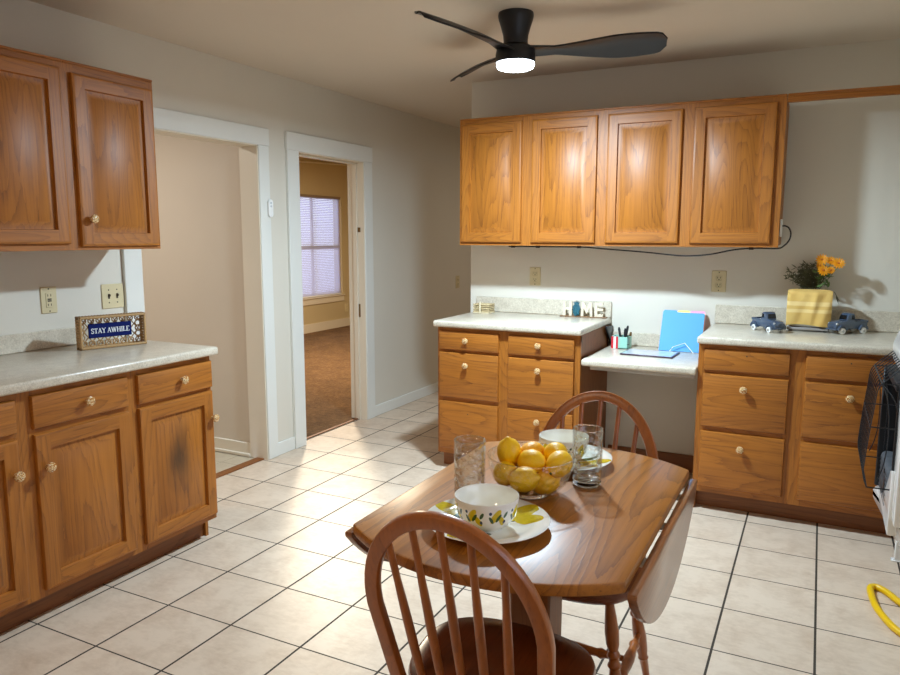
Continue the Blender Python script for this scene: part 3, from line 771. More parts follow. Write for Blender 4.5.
for u in [.03+.0345*i for i in range(8)]:
    for v in (.022, H-.022): m.tube([(u+.0125*math.cos(a*PI/6), v+.0125*math.sin(a*PI/6), .010) for a in range(12)], .0030, 6, closed=True, M=T)
for v in (.05, .075, .098):
    for u in (.022, W-.022): m.tube([(u+.0125*math.cos(a*PI/6), v+.0125*math.sin(a*PI/6), .010) for a in range(12)], .0030, 6, closed=True, M=T)
m.build('woven_base', WICK, t)
m = MB(); m.box(.048, .238, .046, .110, .014, .022, bev=.002, M=T); bd = m.build('sign_board', NAVY, t)
def text_mesh(txt, size, depth, M, mat, parent, name='lettering', bold=.0, width=None):
    cu = bpy.data.curves.new('txt', 'FONT'); cu.body = txt; cu.size = size; cu.align_x = 'CENTER'; cu.align_y = 'CENTER'; cu.extrude = depth; cu.offset = bold
    ob = bpy.data.objects.new('txt', cu); COL.objects.link(ob)
    dg = bpy.context.evaluated_depsgraph_get(); me = bpy.data.meshes.new_from_object(ob.evaluated_get(dg))
    bpy.data.objects.remove(ob); bpy.data.curves.remove(cu)
    xs = [v.co.x for v in me.vertices]; w = max(xs)-min(xs)
    mb = MB(); mb.bm.from_mesh(me); bpy.data.meshes.remove(me)
    if width: mb.bm.transform(Matrix.Diagonal((width/w, 1, 1, 1)))
    mb.bm.transform(M); return mb.build(name, mat, parent, smooth=False)
# serif capitals built from stems, bars and serifs
def serif_text(txt, x, y, h, M, mat, parent):
    m = MB(); th, tn = h*.17, h*.085
    def bar(a, b, w):
        dx, dy = b[0]-a[0], b[1]-a[1]; l = math.hypot(dx, dy); nx, ny = -dy/l*w/2, dx/l*w/2
        m.prism([(a[0]-nx, a[1]-ny), (b[0]-nx, b[1]-ny), (b[0]+nx, b[1]+ny), (a[0]+nx, a[1]+ny)], .0012, M)
    def sf(cx, cy, w): m.prism([(cx-w/2, cy), (cx+w/2, cy), (cx+w/2, cy+tn*.8), (cx-w/2, cy+tn*.8)], .0012, M)
    for ch_ in txt:
        w = {'S': .56, 'T': .68, 'A': .76, 'Y': .72, 'W': 1.05, 'H': .80, 'I': .36, 'L': .62, 'E': .62, ' ': .22}[ch_]*h
        c = x+w/2; t0, b0 = y+h, y
        if ch_ == 'S':
            P = [(c+.22*h, t0-.18*h), (c+.12*h, t0-.05*h), (c-.05*h, t0-.04*h), (c-.19*h, t0-.13*h), (c-.2*h, t0-.30*h), (c-.08*h, t0-.44*h), (c+.1*h, t0-.54*h), (c+.21*h, b0+.30*h), (c+.2*h, b0+.14*h), (c+.06*h, b0+.04*h), (c-.1*h, b0+.04*h), (c-.22*h, b0+.18*h)]
            for a, b in zip(P, P[1:]): bar(a, b, th*.8)
            bar((c+.22*h, t0-.02*h), (c+.22*h, t0-.26*h), tn*.8); bar((c-.23*h, b0+.02*h), (c-.23*h, b0+.26*h), tn*.8)
        elif ch_ == 'T': bar((c, b0), (c, t0), th); bar((c-.3*h, t0-tn/2), (c+.3*h, t0-tn/2), tn); bar((c-.3*h, t0), (c-.3*h, t0-.22*h), tn); bar((c+.3*h, t0), (c+.3*h, t0-.22*h), tn); sf(c, b0, .34*h)
        elif ch_ == 'A': bar((c-.28*h, b0), (c, t0), tn); bar((c+.28*h, b0), (c, t0), th); bar((c-.2*h, b0+.33*h), (c+.2*h, b0+.33*h), tn); sf(c-.28*h, b0, .24*h); sf(c+.28*h, b0, .28*h)
        elif ch_ == 'Y': bar((c, b0), (c, b0+.48*h), th); bar((c, b0+.45*h), (c-.28*h, t0), th); bar((c, b0+.45*h), (c+.28*h, t0), tn); sf(c, b0, .34*h); sf(c-.28*h, t0-tn*.8, .26*h); sf(c+.28*h, t0-tn*.8, .24*h)
        elif ch_ == 'W':
            bar((c-.44*h, t0), (c-.2*h, b0), th); bar((c-.2*h, b0), (c, t0), tn); bar((c, t0), (c+.2*h, b0), th); bar((c+.2*h, b0), (c+.44*h, t0), tn)
            sf(c-.44*h, t0-tn*.8, .26*h); sf(c, t0-tn*.8, .22*h); sf(c+.44*h, t0-tn*.8, .24*h)
        elif ch_ == 'H':
            for q in (-.25, .25): bar((c+q*h, b0), (c+q*h, t0), th); sf(c+q*h, b0, .3*h); sf(c+q*h, t0-tn*.8, .3*h)
            bar((c-.25*h, y+.5*h), (c+.25*h, y+.5*h), tn)
        elif ch_ == 'I': bar((c, b0), (c, t0), th); sf(c, b0, .32*h); sf(c, t0-tn*.8, .32*h)
        elif ch_ in 'LE':
            q = c-.17*h; bar((q, b0), (q, t0), th); sf(q, b0, .3*h); sf(q, t0-tn*.8, .3*h)
            bar((q, b0+tn/2), (c+.27*h, b0+tn/2), tn); bar((c+.27*h, b0), (c+.27*h, b0+.24*h), tn)
            if ch_ == 'E': bar((q, t0-tn/2), (c+.25*h, t0-tn/2), tn); bar((c+.25*h, t0), (c+.25*h, t0-.2*h), tn); bar((q, y+.52*h), (c+.12*h, y+.52*h), tn)
        x += w+.035*h
    return m.build('lettering', mat, parent)
serif_text('STAY AWHILE', .058, .0665, .0225, T @ Matrix.Translation((0, 0, .0221)), LETW, bd)

def plate_on(name, label, cat, F, u, v, w, h, kind):
    t = thing(name, label, cat, F(u, v, 0))
    m = MB(); oriented(F, u-w/2, u+w/2, v-h/2, v+h/2, 0, .006, m, 0, .0022); m.build('cover_plate', IVORY, t)
    if kind == 'duplex':
        for dv in (.020, -.020):
            m = MB(); oriented(F, u-.0165, u+.0165, v+dv-.0145, v+dv+.0145, .005, .0078, m, 0, .004)
            oriented(F, u-.0085, u-.0055, v+dv-.003, v+dv+.007, .0075, .0082, m, 1); oriented(F, u+.0055, u+.0085, v+dv-.003, v+dv+.007, .0075, .0082, m, 1); oriented(F, u-.003, u+.003, v+dv-.0115, v+dv-.006, .0075, .0082, m, 1)
            m.build('socket', [IVORY, SLOT], t)
    elif kind == 'gfci':
        m = MB(); oriented(F, u-.017, u+.017, v-.034, v+.034, .005, .0085, m, 0, .002)
        for dv in (.021, -.021):
            oriented(F, u-.0085, u-.0055, v+dv-.005, v+dv+.005, .008, .009, m, 1); oriented(F, u+.0055, u+.0085, v+dv-.005, v+dv+.005, .008, .009, m, 1)
        oriented(F, u-.009, u+.009, v+.001, v+.007, .008, .0095, m, 1); oriented(F, u-.009, u+.009, v-.007, v-.001, .008, .0095, m, 1)
        m.build('socket', [IVORY, SLOT], t)
    else:
        for du in (-.023, .023):
            m = MB(); oriented(F, u+du-.005, u+du+.005, v-.012, v+.012, .005, .0068, m, 0); oriented(F, u+du-.0035, u+du+.0035, v-.001, v+.010, .006, .016, m, 0, .001)
            m.build('toggle', SLOT, t)
    for dv in (h*.42, -h*.42):
        for du in ((0,) if kind != 'switch' else (-.023, .023)):
            m = MB(); oriented(F, u+du-.003, u+du+.003, v+dv*(.62 if kind == 'switch' else 1)-.003, v+dv*(.62 if kind == 'switch' else 1)+.003, .0055, .0068, m, 0, .001); m.build('screw', SLOT, t)
    return t
W0 = frame_left(0.0); WB = frame_back(YB)
plate_on('wall_outlet', 'ivory wall outlet above the left counter backsplash', 'outlet', W0, 2.072, 1.128, .076, .118, 'gfci')
plate_on('light_switch', 'ivory double light switch plate beside the near doorway', 'light switch', W0, 2.402, 1.122, .122, .118, 'switch')
plate_on('wall_outlet', 'ivory wall outlet above the counter with the coaster stack', 'outlet', WB, 1.430, 1.155, .074, .118, 'duplex')
plate_on('wall_outlet', 'ivory wall outlet above the desk, left of the yellow flowers', 'outlet', WB, 2.551, 1.155, .080, .122, 'duplex')
plate_on('wall_outlet', 'small beige wall outlet at the far end of the passage wall', 'outlet', W0, 6.19, .98, .076, .118, 'duplex')
plate_on('wall_outlet', 'small beige outlet below the blind in the carpeted room', 'outlet', frame_left(-3.55), 9.42, .29, .08, .13, 'duplex')
# door sensor on the near casing
t = thing('door_sensor', 'white capsule remote holder on the casing of the near doorway', 'remote control', (.02, 3.54, 1.58))
m = MB(); pts = []
for i in range(24):
    a = 2*PI*i/24; pts.append((.021*math.cos(a), (.034 if math.sin(a) >= 0 else -.034)+.021*math.sin(a)))
m.prism(pts, .014, Matrix(((0, 0, 1, .021), (1, 0, 0, 3.54), (0, 1, 0, 1.58), (0, 0, 0, 1))), bev=.003); m.build('case', WPLAS, t)
m = MB()
for dv in (.032, .012): m.box(.034, .0365, 3.533, 3.547, 1.58+dv-.006, 1.58+dv+.006, bev=.002)
m.build('button', plain('grey_button', lin(196, 200, 206), .4), t)
# strike plate and hinge leaf on the far doorway jamb
m = MB(); m.box(-.065, -.03, 4.5915, 4.5945, .80, .90, bev=.001); tag(m.build('strike_plate', BRASS), 'brass strike plate on the jamb of the carpeted room doorway', 'strike plate')
m = MB(); m.box(-.045, -.02, 4.5915, 4.5945, 1.44, 1.475, bev=.001); tag(m.build('latch_plate', BRASS), 'small upper latch plate on the jamb of the carpeted room doorway', 'latch plate')

# blind in the carpeted room
BL = NT('blind_slat'); BL.n.remove(BL.b)
d1 = BL.node('ShaderNodeBsdfDiffuse', {'Color': lin(226, 224, 232)}); d2 = BL.node('ShaderNodeBsdfTranslucent', {'Color': lin(216, 214, 230)})
mx = BL.node('ShaderNodeMixShader', {0: .55, 1: d1.outputs[0], 2: d2.outputs[0]}); BL.l.new(mx.outputs[0], BL.out.inputs['Surface'])
t = thing('window_blind', 'white slatted blind lowered over the carpeted room window', 'blind', (-3.57, 8.68, .52))
m = MB(); n = 58
for i in range(n):
    z = .545+(1.955-.545)*i/(n-1)
    M = Matrix.Translation((-3.566, 8.675, z)) @ Matrix.Rotation(math.radians(56), 4, 'Y')
    m.box(-.0125, .0125, -.625, .625, -.0006, .0006, M=M)
m.build('slats', BL.m, t, smooth=False)
m = MB(); m.box(-3.585, -3.548, 8.04, 9.31, 1.965, 1.998, bev=.002); m.build('headrail', plain('headrail_taupe', lin(150, 132, 112), .5), t)
m = MB(); m.box(-3.58, -3.552, 8.05, 9.30, .518, .535, bev=.003); m.build('bottom_rail', WPLAS, t)
m = MB()
for y in (8.25, 8.68, 9.12): m.tube([(-3.55, y, .53), (-3.55, y, 1.97)], .0015, 5)
m.build('ladder_cord', WPLAS, t)

# ------------------------------------------------------------------ things on the back counters
# coasters in a little holder
t = thing('coaster_holder', 'small cream coaster holder with a post on the back counter', 'coaster holder', (1.12, 4.32, .914))
CRM = plain('cream_wood', lin(226, 212, 180), .5, noise=.1, nscale=60)
m = MB(); m.box(1.062, 1.178, 4.27, 4.376, .9142, .920, bev=.002); m.build('base', CRM, t)
m = MB(); m.box(1.112, 1.122, 4.262, 4.2695, .9142, .992, bev=.002); m.build('post', CRM, t)
cp = None
for i in range(5):
    z = .9205+.0115*i
    m = MB(); m.box(1.064, 1.176, 4.272, 4.372, z, z+.0085, bev=.002); o = m.build('coaster', plain('tan_cork_%d' % i, (lin(206, 184, 140), lin(190, 168, 126))[i % 2], .7, noise=.2, nscale=90))
    tag(o, 'square tan coaster in the stack, %s' % ('lowest of five', 'second from the bottom', 'middle one of five', 'second from the top', 'topmost of five')[i], 'coaster', 'coasters in the holder')

# HOME letters on a plank
u = Vector((.265, .012, 0)).normalized(); hn = Vector((u.y, -u.x, 0))
o = Vector((1.640, 4.372, .9142)); T = Matrix(((u.x, 0, hn.x, o.x), (u.y, 0, hn.y, o.y), (0, 1, 0, o.z), (0, 0, 0, 1)))
t = thing('home_sign', 'wooden HOME letter sign with a teal tree shaped O on the back counter', 'sign', o)
CW = plain('whitewashed_wood', lin(226, 214, 190), .6, noise=.18, nscale=50); BR = plain('brown_plank', lin(140, 104, 72), .6, noise=.3, nscale=40)
TEAL = plain('teal_paint', lin(38, 106, 122), .6, noise=.5, nscale=140, bump=.6)
m = MB(); m.box(-.012, .280, 0, .006, -.012, .026, bev=.001, M=T); m.build('base', BR, t)
hh = .088; b0 = .0062
m = MB(); m.box(.004, .022, b0, b0+hh, 0, .014, M=T); m.box(.044, .062, b0, b0+hh, 0, .014, M=T); m.box(.0205, .0455, b0+.036, b0+.052, 0.0005, .0135, M=T); m.build('letter_h', CW, t)
m = MB()
rr = random.Random(3)
m.ball((.090, b0+.041, .006), .021, .041, .009, M=T, seg=16)
for i in range(70):
    a = rr.random()*2*PI; q = rr.random()**.5; px, py = .090+.022*q*math.cos(a), b0+.041+.040*q*math.sin(a)
    m.ball((px, py, .012), .0055, .0065, .004, M=T, seg=6)
for i in range(9): m.tube([(.090+(i-4)*.0025, b0+.074, .006), (.090+(i-4)*.0052, b0+.098-abs(i-4)*.003, .008)], [.003, .001], 5, M=T)
m.build('letter_o_tree', TEAL, t)['label'] = 'teal tree shape standing for the O'
m = MB(); m.prism([(.118, b0), (.134, b0), (.137, b0+.052), (.152, b0+.018), (.158, b0+.018), (.173, b0+.052), (.176, b0), (.192, b0), (.186, b0+hh), (.170, b0+hh), (.155, b0+.050), (.140, b0+hh), (.124, b0+hh)], .014, T); m.build('letter_m', CW, t)
m = MB(); m.box(.204, .221, b0, b0+hh, 0, .014, M=T)
for z0 in (0, .036, .072): m.box(.2205, .256, b0+z0, b0+z0+.016, 0.0003, .0137, M=T)
m.build('letter_e', CW, t)

# bracket under the counter end, pen box and pens
m = MB(); m.prism([(0, -.010), (.15, -.002), (.15, -.018), (.022, -.122), (0, -.122)], .012, Matrix(((0, 0, 1, 1.936), (-1, 0, 0, YB-.002), (0, 1, 0, .875), (0, 0, 0, 1))), bev=.003); tag(m.build('support_bracket', BLACK), 'black angled bracket below the counter end beside the pen box', 'bracket')
t = thing('pen_box', 'mint and white pen box with two red stripes on the desk', 'pen holder', (2.03, 4.31, .75))
MINT = plain('mint_card', lin(150, 202, 186), .5); RED = plain('red_stripe', lin(206, 40, 54), .5)
m = MB(); x0, x1, y0, y1 = 1.985, 2.083, 4.255, 4.345
for a in ((x0, x1, y0, y0+.004), (x0, x1, y1-.004, y1), (x0, x0+.004, y0, y1), (x1-.004, x1, y0, y1)): m.box(*a, .7502, .822)
m.box(x0, x1, y0, y1, .7502, .755); m.build('box', MINT, t)
m = MB(); m.box(x0-.0005, x0+.038, y0-.001, y0+.001, .7503, .8225); m.box(x0-.001, x0+.001, y0, y1, .7503, .8225); m.build('white_panel', WPLAS, t)
for a in (x0-.0012, x0+.026):
    m = MB(); m.box(a, a+.013, y0-.0022, y0+.0, .7505, .823, bev=.0005); m.build('red_stripe', RED, t)
m = MB(); m.box(x1-.006, x1+.0012, y0-.0015, y0+.03, .776, .779); m.build('clasp', SLOT, t)
for i, (px, py, tx, ty, h, mt, lab) in enumerate(((2.035, 4.30, -.02, .01, .872, BLACK, 'black pen in the pen box, left of the clump'), (2.045, 4.31, .02, 0, .884, BLACK, 'black pen standing tallest in the pen box'), (2.052, 4.295, .0, .01, .868, BLACK, 'short black marker at the front of the pen box'), (2.068, 4.32, .012, .01, .845, BRASS, 'brown pencil stub at the right of the pen box'))):
    m = MB(); m.tube([(px, py, .756), (px+tx, py+ty, h-.012), (px+tx*1.1, py+ty*1.1, h)], [.006, .0075, .0045], 10); tag(m.build('pen', mt), lab, 'pen', 'pens in the pen box')

# tablet
t = thing('tablet', 'flat tablet with dark purple frame and glossy white screen on the desk', 'tablet', (2.235, 4.14, .75))
TM = Matrix.Translation((2.236, 4.138, .7502)) @ Matrix.Rotation(math.radians(-2), 4, 'Z')
m = MB(); m.box(-.146, .146, -.104, .104, 0, .008, bev=.003, M=TM); m.build('frame', plain('plum_frame', lin(66, 44, 62), .35), t)
m = MB(); m.box(-.136, .136, -.094, .094, .0078, .0088, M=TM); m.build('screen', plain('glossy_white', lin(206, 212, 226), .08, coat=.6), t)

# folders leaning on the wall in a wire stand
GF = 'file folders leaning at the desk wall'
def folder(label, c, y, tabu, dz, dx=0):
    m = MB(); w, h = .236, .238; tb = .012
    pts = [(0, 0), (w, 0), (w, h-.006), (w-.006, h)]
    a, b = tabu
    if b < w-.01: pts += [(b+.008, h), (b, h+tb), (a+.008, h+tb), (a, h)] if a > .002 else [(b+.008, h), (b, h+tb), (.008, h+tb), (0, h)]
    else: pts = [(0, 0), (w, 0), (w, h-.004), (w-.008, h+tb), (a+.008, h+tb), (a, h), (.004, h)]
    lean = math.radians(24); roll = math.radians(3.2)
    R = Matrix.Translation((2.252+dx, y, .7508+dz)) @ Matrix.Rotation(-lean, 4, 'X') @ Matrix(((1, 0, 0, 0), (0, 0, -1, 0), (0, 1, 0, 0), (0, 0, 0, 1))) @ Matrix.Rotation(-roll*0, 4, 'Z')
    m.prism(pts, .0025, R); tag(m.build('file_folder', c, smooth=False), label, 'folder', GF)
folder('sky blue file folder at the front, leaning on the desk wall', plain('blue_card', lin(76, 156, 218), .6), 4.302, (0, .075), 0)
folder('yellow file folder showing only its tab behind the blue folder', plain('yellow_card', lin(246, 226, 110), .55), 4.306, (.078, .145), 0, .002)
folder('pink file folder showing its tab and right edge behind the others', plain('pink_card', lin(240, 150, 190), .55), 4.310, (.148, .236), 0, .004)
t = thing('wire_stand', 'thin white wire easel holding up the blue folder', 'stand', (2.38, 4.26, .75))
WIRE = plain('white_wire', lin(226, 232, 236), .3)
m = MB(); m.tube([(2.335, 4.285, .778), (2.398, 4.300, .803), (2.452, 4.268, .752), (2.452, 4.34, .752)], .0022, 6); m.tube([(2.335, 4.285, .778), (2.318, 4.268, .752), (2.318, 4.34, .752)], .0022, 6); m.build('wire', WIRE, t)

# toaster under a folded towel
tx0, tx1, ty0, ty1, tz0 = 2.925, 3.130, 4.235, 4.345, .914
t = thing('toaster', 'chrome toaster almost hidden under a yellow towel', 'toaster', ((tx0+tx1)/2, (ty0+ty1)/2, tz0))
m = MB(); m.box(tx0+.008, tx1-.008, ty0+.012, ty1-.006, tz0+.014, tz0+.205, bev=.02, seg=3); m.build('body', METAL, t)
m = MB(); m.box(tx0+.002, tx1-.002, ty0+.006, ty1-.002, tz0+.006, tz0+.022, bev=.004); m.build('base', plain('grey_base', lin(150, 144, 140), .4), t)
for a in (tx0+.02, tx1-.02):
    for b in (ty0+.03, ty1-.02): m = MB(); m.lathe([(0, 0), (.009, 0), (.009, .008), (0, .008)], 10, c=(a, b, tz0)); m.build('foot', BLACK, t)
bm = bmesh.new(); nu, nv = 30, 40; G = []
prof = []
H0, H1 = tz0+.034, tz0+.222
for j in range(nv+1):
    s = j/nv
    if s < .42: q = s/.42; prof.append((ty0-.002-.006*math.sin(q*PI), H0+(H1-.02-H0)*q))
    elif s < .58:
        q = (s-.42)/.16; prof.append((ty0-.002+(ty1+.004-ty0)*q, H1-.02+.020*math.sin(q*PI)**.5))
    else: q = (s-.58)/.42; prof.append((ty1+.002+.004*math.sin(q*PI), H1-.02-(H1-.06-H0)*q))
for j, (y, z) in enumerate(prof):
    row = []
    for i in range(nu+1):
        s = i/nu; x = tx0-.004+(tx1-tx0+.008)*s
        edge = (2*s-1)**8
        wr = .004*math.sin(9*s+j*.18)+.0045*math.sin(19*s-j*.33)*(.2+.8*s) + .006*math.exp(-((s-.55-.006*j)**2)/.004)
        row.append(bm.verts.new((x, y-(wr if j < nv*.45 else -wr*.5)+edge*.012*(1 if j < nv*.45 else -1), z-edge*.008+(.005*math.sin(5*s) if j < 3 else 0))))
    G.append(row)
for j in range(nv):
    for i in range(nu): bm.faces.new((G[j][i], G[j][i+1], G[j+1][i+1], G[j+1][i]))
bmesh.ops.recalc_face_normals(bm, faces=bm.faces[:])
res = bmesh.ops.solidify(bm, geom=bm.faces[:], thickness=.004)
mb = MB(); mb.bm.free(); mb.bm = bm
bmesh.ops.translate(bm, verts=bm.verts[:], vec=(0, 0, -tz0-.03))
o = mb.build('towel', TOWEL, ang=80); o.matrix_basis = Matrix.Translation((0, 0, tz0+.03)); tag(o, 'folded yellow terry towel draped over the toaster', 'towel')

# flowers behind the toaster
t = thing('flower_arrangement', 'orange daisies and dark greenery standing behind the yellow towel', 'flowers', (3.02, 4.388, .914))
LEAFD = plain('dark_foliage', lin(116, 118, 92), .6, noise=.5, nscale=30); LEAFG = plain('green_leaf', lin(92, 118, 62), .55, noise=.3, nscale=30); STEM = plain('stem', lin(84, 92, 56), .6)
m = MB(); m.lathe([(0, 0), (.018, 0), (.022, .02), (.024, .09), (.02, .14), (.021, .15), (.018, .15), (.017, .1), (.016, .03), (0, .02)], 20, c=(3.02, 4.388, .9142)); m.build('vase', CERAM, t)
rr = random.Random(5)
m = MB(); m2 = MB()
def leaf(mb, p, d, ln, wd):
    p = Vector(p); d = Vector(d).normalized(); s = d.cross(Vector((rr.uniform(-1, 1), rr.uniform(-1, 1), rr.uniform(-1, 1)))).normalized(); nn = d.cross(s)
    pts = [p, p+d*ln*.3+s*wd*.42, p+d*ln*.62+s*wd*.36+nn*.001, p+d*ln, p+d*ln*.62-s*wd*.36, p+d*ln*.3-s*wd*.42]
    bm = mb.bm; vs = [bm.verts.new(q+nn*.0005) for q in pts]; vb = [bm.verts.new(q-nn*.0005) for q in pts]
    bm.faces.new(vs); bm.faces.new(vb[::-1])
    for i in range(6): j = (i+1) % 6; bm.faces.new((vs[j], vs[i], vb[i], vb[j]))
for i in range(46):
    ang = rr.uniform(-.85, .6); ln = rr.uniform(.17, .225); bend = rr.uniform(.6, 1.2)
    P = []; p = Vector((3.02, 4.388, 1.085)); yy = rr.uniform(-.25, .0)
    sy = rr.uniform(-.10, .02)
    for j in range(6):
        s = j/5; a = ang*(s*bend)*1.5
        P.append(p.copy()); p = p+Vector((math.sin(ang*.6+a*.55), yy*.3, math.cos(ang*.6+a*.75)))*(ln/5*.82)
        p.y = min(p.y, 4.41)
    m.tube(P, .0013, 5)
    for q in P[1:]:
        for k in range(3):
            d = Vector((rr.uniform(-1, 1), rr.uniform(-.7, .15), rr.uniform(-.5, .8)))
            if q.y > 4.395 and d.y > 0: d.y = -d.y
            leaf(m, q, d, rr.uniform(.016, .034), .008)
m.tube([(3.05, 4.36, 1.09), (3.10, 4.352, 1.135), (3.142, 4.345, 1.12), (3.168, 4.342, 1.075)], [.002, .002, .002, .0012], 5)
leaf(m, (3.150, 4.344, 1.105), (.3, 0, -1), .05, .010)
m.build('foliage', LEAFD, t, smooth=False)['kind'] = 'stuff'
PET = plain('orange_petal', lin(255, 172, 18), .5, noise=.3, nscale=60); PET2 = plain('flower_eye', lin(196, 104, 10), .6)
FLW = [(3.072, 4.285, 1.292, .031), (3.114, 4.292, 1.287, .023), (3.150, 4.282, 1.274, .031), (3.082, 4.262, 1.236, .029), (3.116, 4.278, 1.238, .020), (3.064, 4.295, 1.258, .018)]
for fx, fy, fz, fr in FLW:
    m2 = MB(); m2.tube([(3.045, 4.386, 1.06), (3.047+.2*(fx-3.05), 4.375, 1.13), (3.05+.55*(fx-3.05), 4.345, 1.185), (fx, fy+.012, fz-.016), (fx, fy, fz)], .0018, 6); st = m2.build('flower_stem', STEM, t)
    m2 = MB(); d0 = Vector((rr.uniform(-.35, .35), -.9, rr.uniform(.1, .6))).normalized(); M = Matrix.Translation((fx, fy, fz)) @ d0.to_track_quat('Z', 'Y').to_matrix().to_4x4()
    for lay, (n, sc, up) in enumerate(((13, 1, .25), (11, .8, .55), (8, .55, 1.0))):
        for i in range(n):
            a = 2*PI*i/n+lay*.3; R = M @ Matrix.Rotation(a, 4, 'Z'); L = fr*sc
            bm = m2.bm; vs = [bm.verts.new(R @ Vector(q)) for q in ((.003, -.002, .001), (L*.5, -.0048, L*up*.4), (L, -.0025, L*up*.55), (L, .0025, L*up*.55), (L*.5, .0048, L*up*.4), (.003, .002, .001))]
            vb = [bm.verts.new(R @ Vector((q[0], q[1], q[2]-.0009))) for q in ((.003, -.002, .001), (L*.5, -.0048, L*up*.4), (L, -.0025, L*up*.55), (L, .0025, L*up*.55), (L*.5, .0048, L*up*.4), (.003, .002, .001))]
            bm.faces.new(vs); bm.faces.new(vb[::-1])
            for k in range(6): j = (k+1) % 6; bm.faces.new((vs[j], vs[k], vb[k], vb[j]))
    m2.build('blossom', PET, t, smooth=False)
    m2 = MB(); m2.ball((0, 0, .006), .006, .006, .005, M=M, seg=10); m2.build('flower_eye', PET2, t)
m2 = MB()
for i in range(26):
    p = (3.072+rr.uniform(-.02, .045), 4.35+rr.uniform(-.03, .02), rr.uniform(1.14, 1.235)); leaf(m2, p, (rr.uniform(-1, 1), rr.uniform(-.8, 0), rr.uniform(-.2, 1)), rr.uniform(.025, .045), .016)
m2.build('leaf_spray', LEAFG, t, smooth=False)['kind'] = 'stuff'

# toy pickup trucks
def truck(label, loc, rz):
    """forward = +x, length about .17"""
    t = thing('toy_truck', label, 'toy truck', (0, 0, 0), group='blue toy pickups on the counter')
    hwd = .030
    def sec(prof, y0, y1, mb, bev=.004):    # side profile (x,z) swept across width
        mb.prism(prof, y1-y0, Matrix(((1, 0, 0, 0), (0, 0, -1, y1), (0, 1, 0, 0), (0, 0, 0, 1))), bev=bev)
    m = MB()
    sec([(-.085, .022), (.082, .018), (.088, .030), (.086, .046), (.074, .056), (.030, .062), (.022, .064), (-.016, .064), (-.022, .056), (-.085, .054)], -.029, .029, m, .006)
    m.build('body', TRUCKB, t)
    m = MB(); sec([(-.020, .055), (.030, .056), (.020, .088), (.010, .095), (-.006, .095), (-.015, .090)], -.027, .027, m, .006); cab = m.build('cab', TRUCKB, t)
    m = MB()
    sec([(-.0135, .066), (.004, .066), (.004, .086), (-.010, .086)], -.0285, .0285, m, .002); m.prism([(-.021, 0), (.021, 0), (.018, .020), (-.018, .020)], .004, Matrix.Translation((.0275, 0, .0655)) @ Matrix.Rotation(math.radians(-18), 4, 'Y') @ Matrix(((0, 0, 1, 0), (1, 0, 0, 0), (0, 1, 0, 0), (0, 0, 0, 1))), bev=.001)
    m.box(-.0205, -.016, -.017, .017, .068, .084)
    m.build('window', TRUCKD, cab)
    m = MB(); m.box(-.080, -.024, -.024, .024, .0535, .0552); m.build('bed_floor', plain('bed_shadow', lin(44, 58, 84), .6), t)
    m = MB()
    for y in (-.029, .026): m.box(-.086, -.022, y, y+.003, .052, .061, bev=.001)
    m.box(-.087, -.084, -.029, .029, .050, .061, bev=.001); m.build('bed_rail', TRUCKB, t)
    for xw, rx in ((.056, .026), (-.056, .024)):
        for s in (-1, 1):
            m = MB()
            pr = [(rx*math.cos(a*PI/12), .020+ .024*math.sin(a*PI/12)) for a in range(13)]+[(-rx*.66, .020)]+[(rx*.64*math.cos(a*PI/12), .020+.0165*math.sin(a*PI/12)) for a in range(12, -1, -1)]+[(rx*.66, .020)]
            pr = [(rx*math.cos(a*PI/12), .018+.026*math.sin(a*PI/12)) for a in range(13)]+[(rx*.66*math.cos(a*PI/12), .018+.017*math.sin(a*PI/12)) for a in range(12, -1, -1)]
            y0 = .022 if s > 0 else -.040
            m.prism([(xw+a, b) for a, b in pr], .018, Matrix(((1, 0, 0, 0), (0, 0, -1, y0+.018), (0, 1, 0, 0), (0, 0, 0, 1))), bev=0); m.build('fender', TRUCKB, t)
            m = MB(); Mw = Matrix.Translation((xw, s*.030, .0145)) @ Matrix.Rotation(PI/2*(-s), 4, 'X')
            m.lathe([(0, -.004), (.0145, -.004), (.0145, .008), (.0125, .0095), (.0, .0095)], 20, M=Mw); wl = m.build('wheel', WPLAS, t)
            m = MB(); m.lathe([(0, .0094), (.006, .0094), (.005, .0115), (0, .012)], 12, M=Mw); m.build('hubcap', METAL, wl)
    m = MB(); m.box(.086, .0905, -.034, .034, .018, .026, bev=.0015); m.build('bumper', TRUCKB, t)
    m = MB(); m.box(.084, .0885, -.012, .012, .028, .048, bev=.002)
    for k in range(5): m.box(.0882, .0892, -.010+.0045*k, -.008+.0045*k, .029, .047)
    m.build('grille', TRUCKB, t)
    for s in (-1, 1): m = MB(); m.ball((.079, s*.025, .046), .006, seg=10); m.build('headlight', METAL, t)
    t.matrix_basis = Matrix.Translation(loc) @ Matrix.Rotation(rz, 4, 'Z') @ Matrix.Scale(1.1, 4)
    return t
tr = truck('blue grey toy pickup truck left of the towel covered toaster', (2.838, 4.165, .9145), math.radians(-50))
tr2 = copy_tree(tr); tr2['label'] = 'blue grey toy pickup truck right of the towel covered toaster'
tr2.matrix_basis = Matrix.Translation((3.212, 4.275, .9145)) @ Matrix.Rotation(math.radians(-140), 4, 'Z') @ Matrix.Scale(1.12, 4)

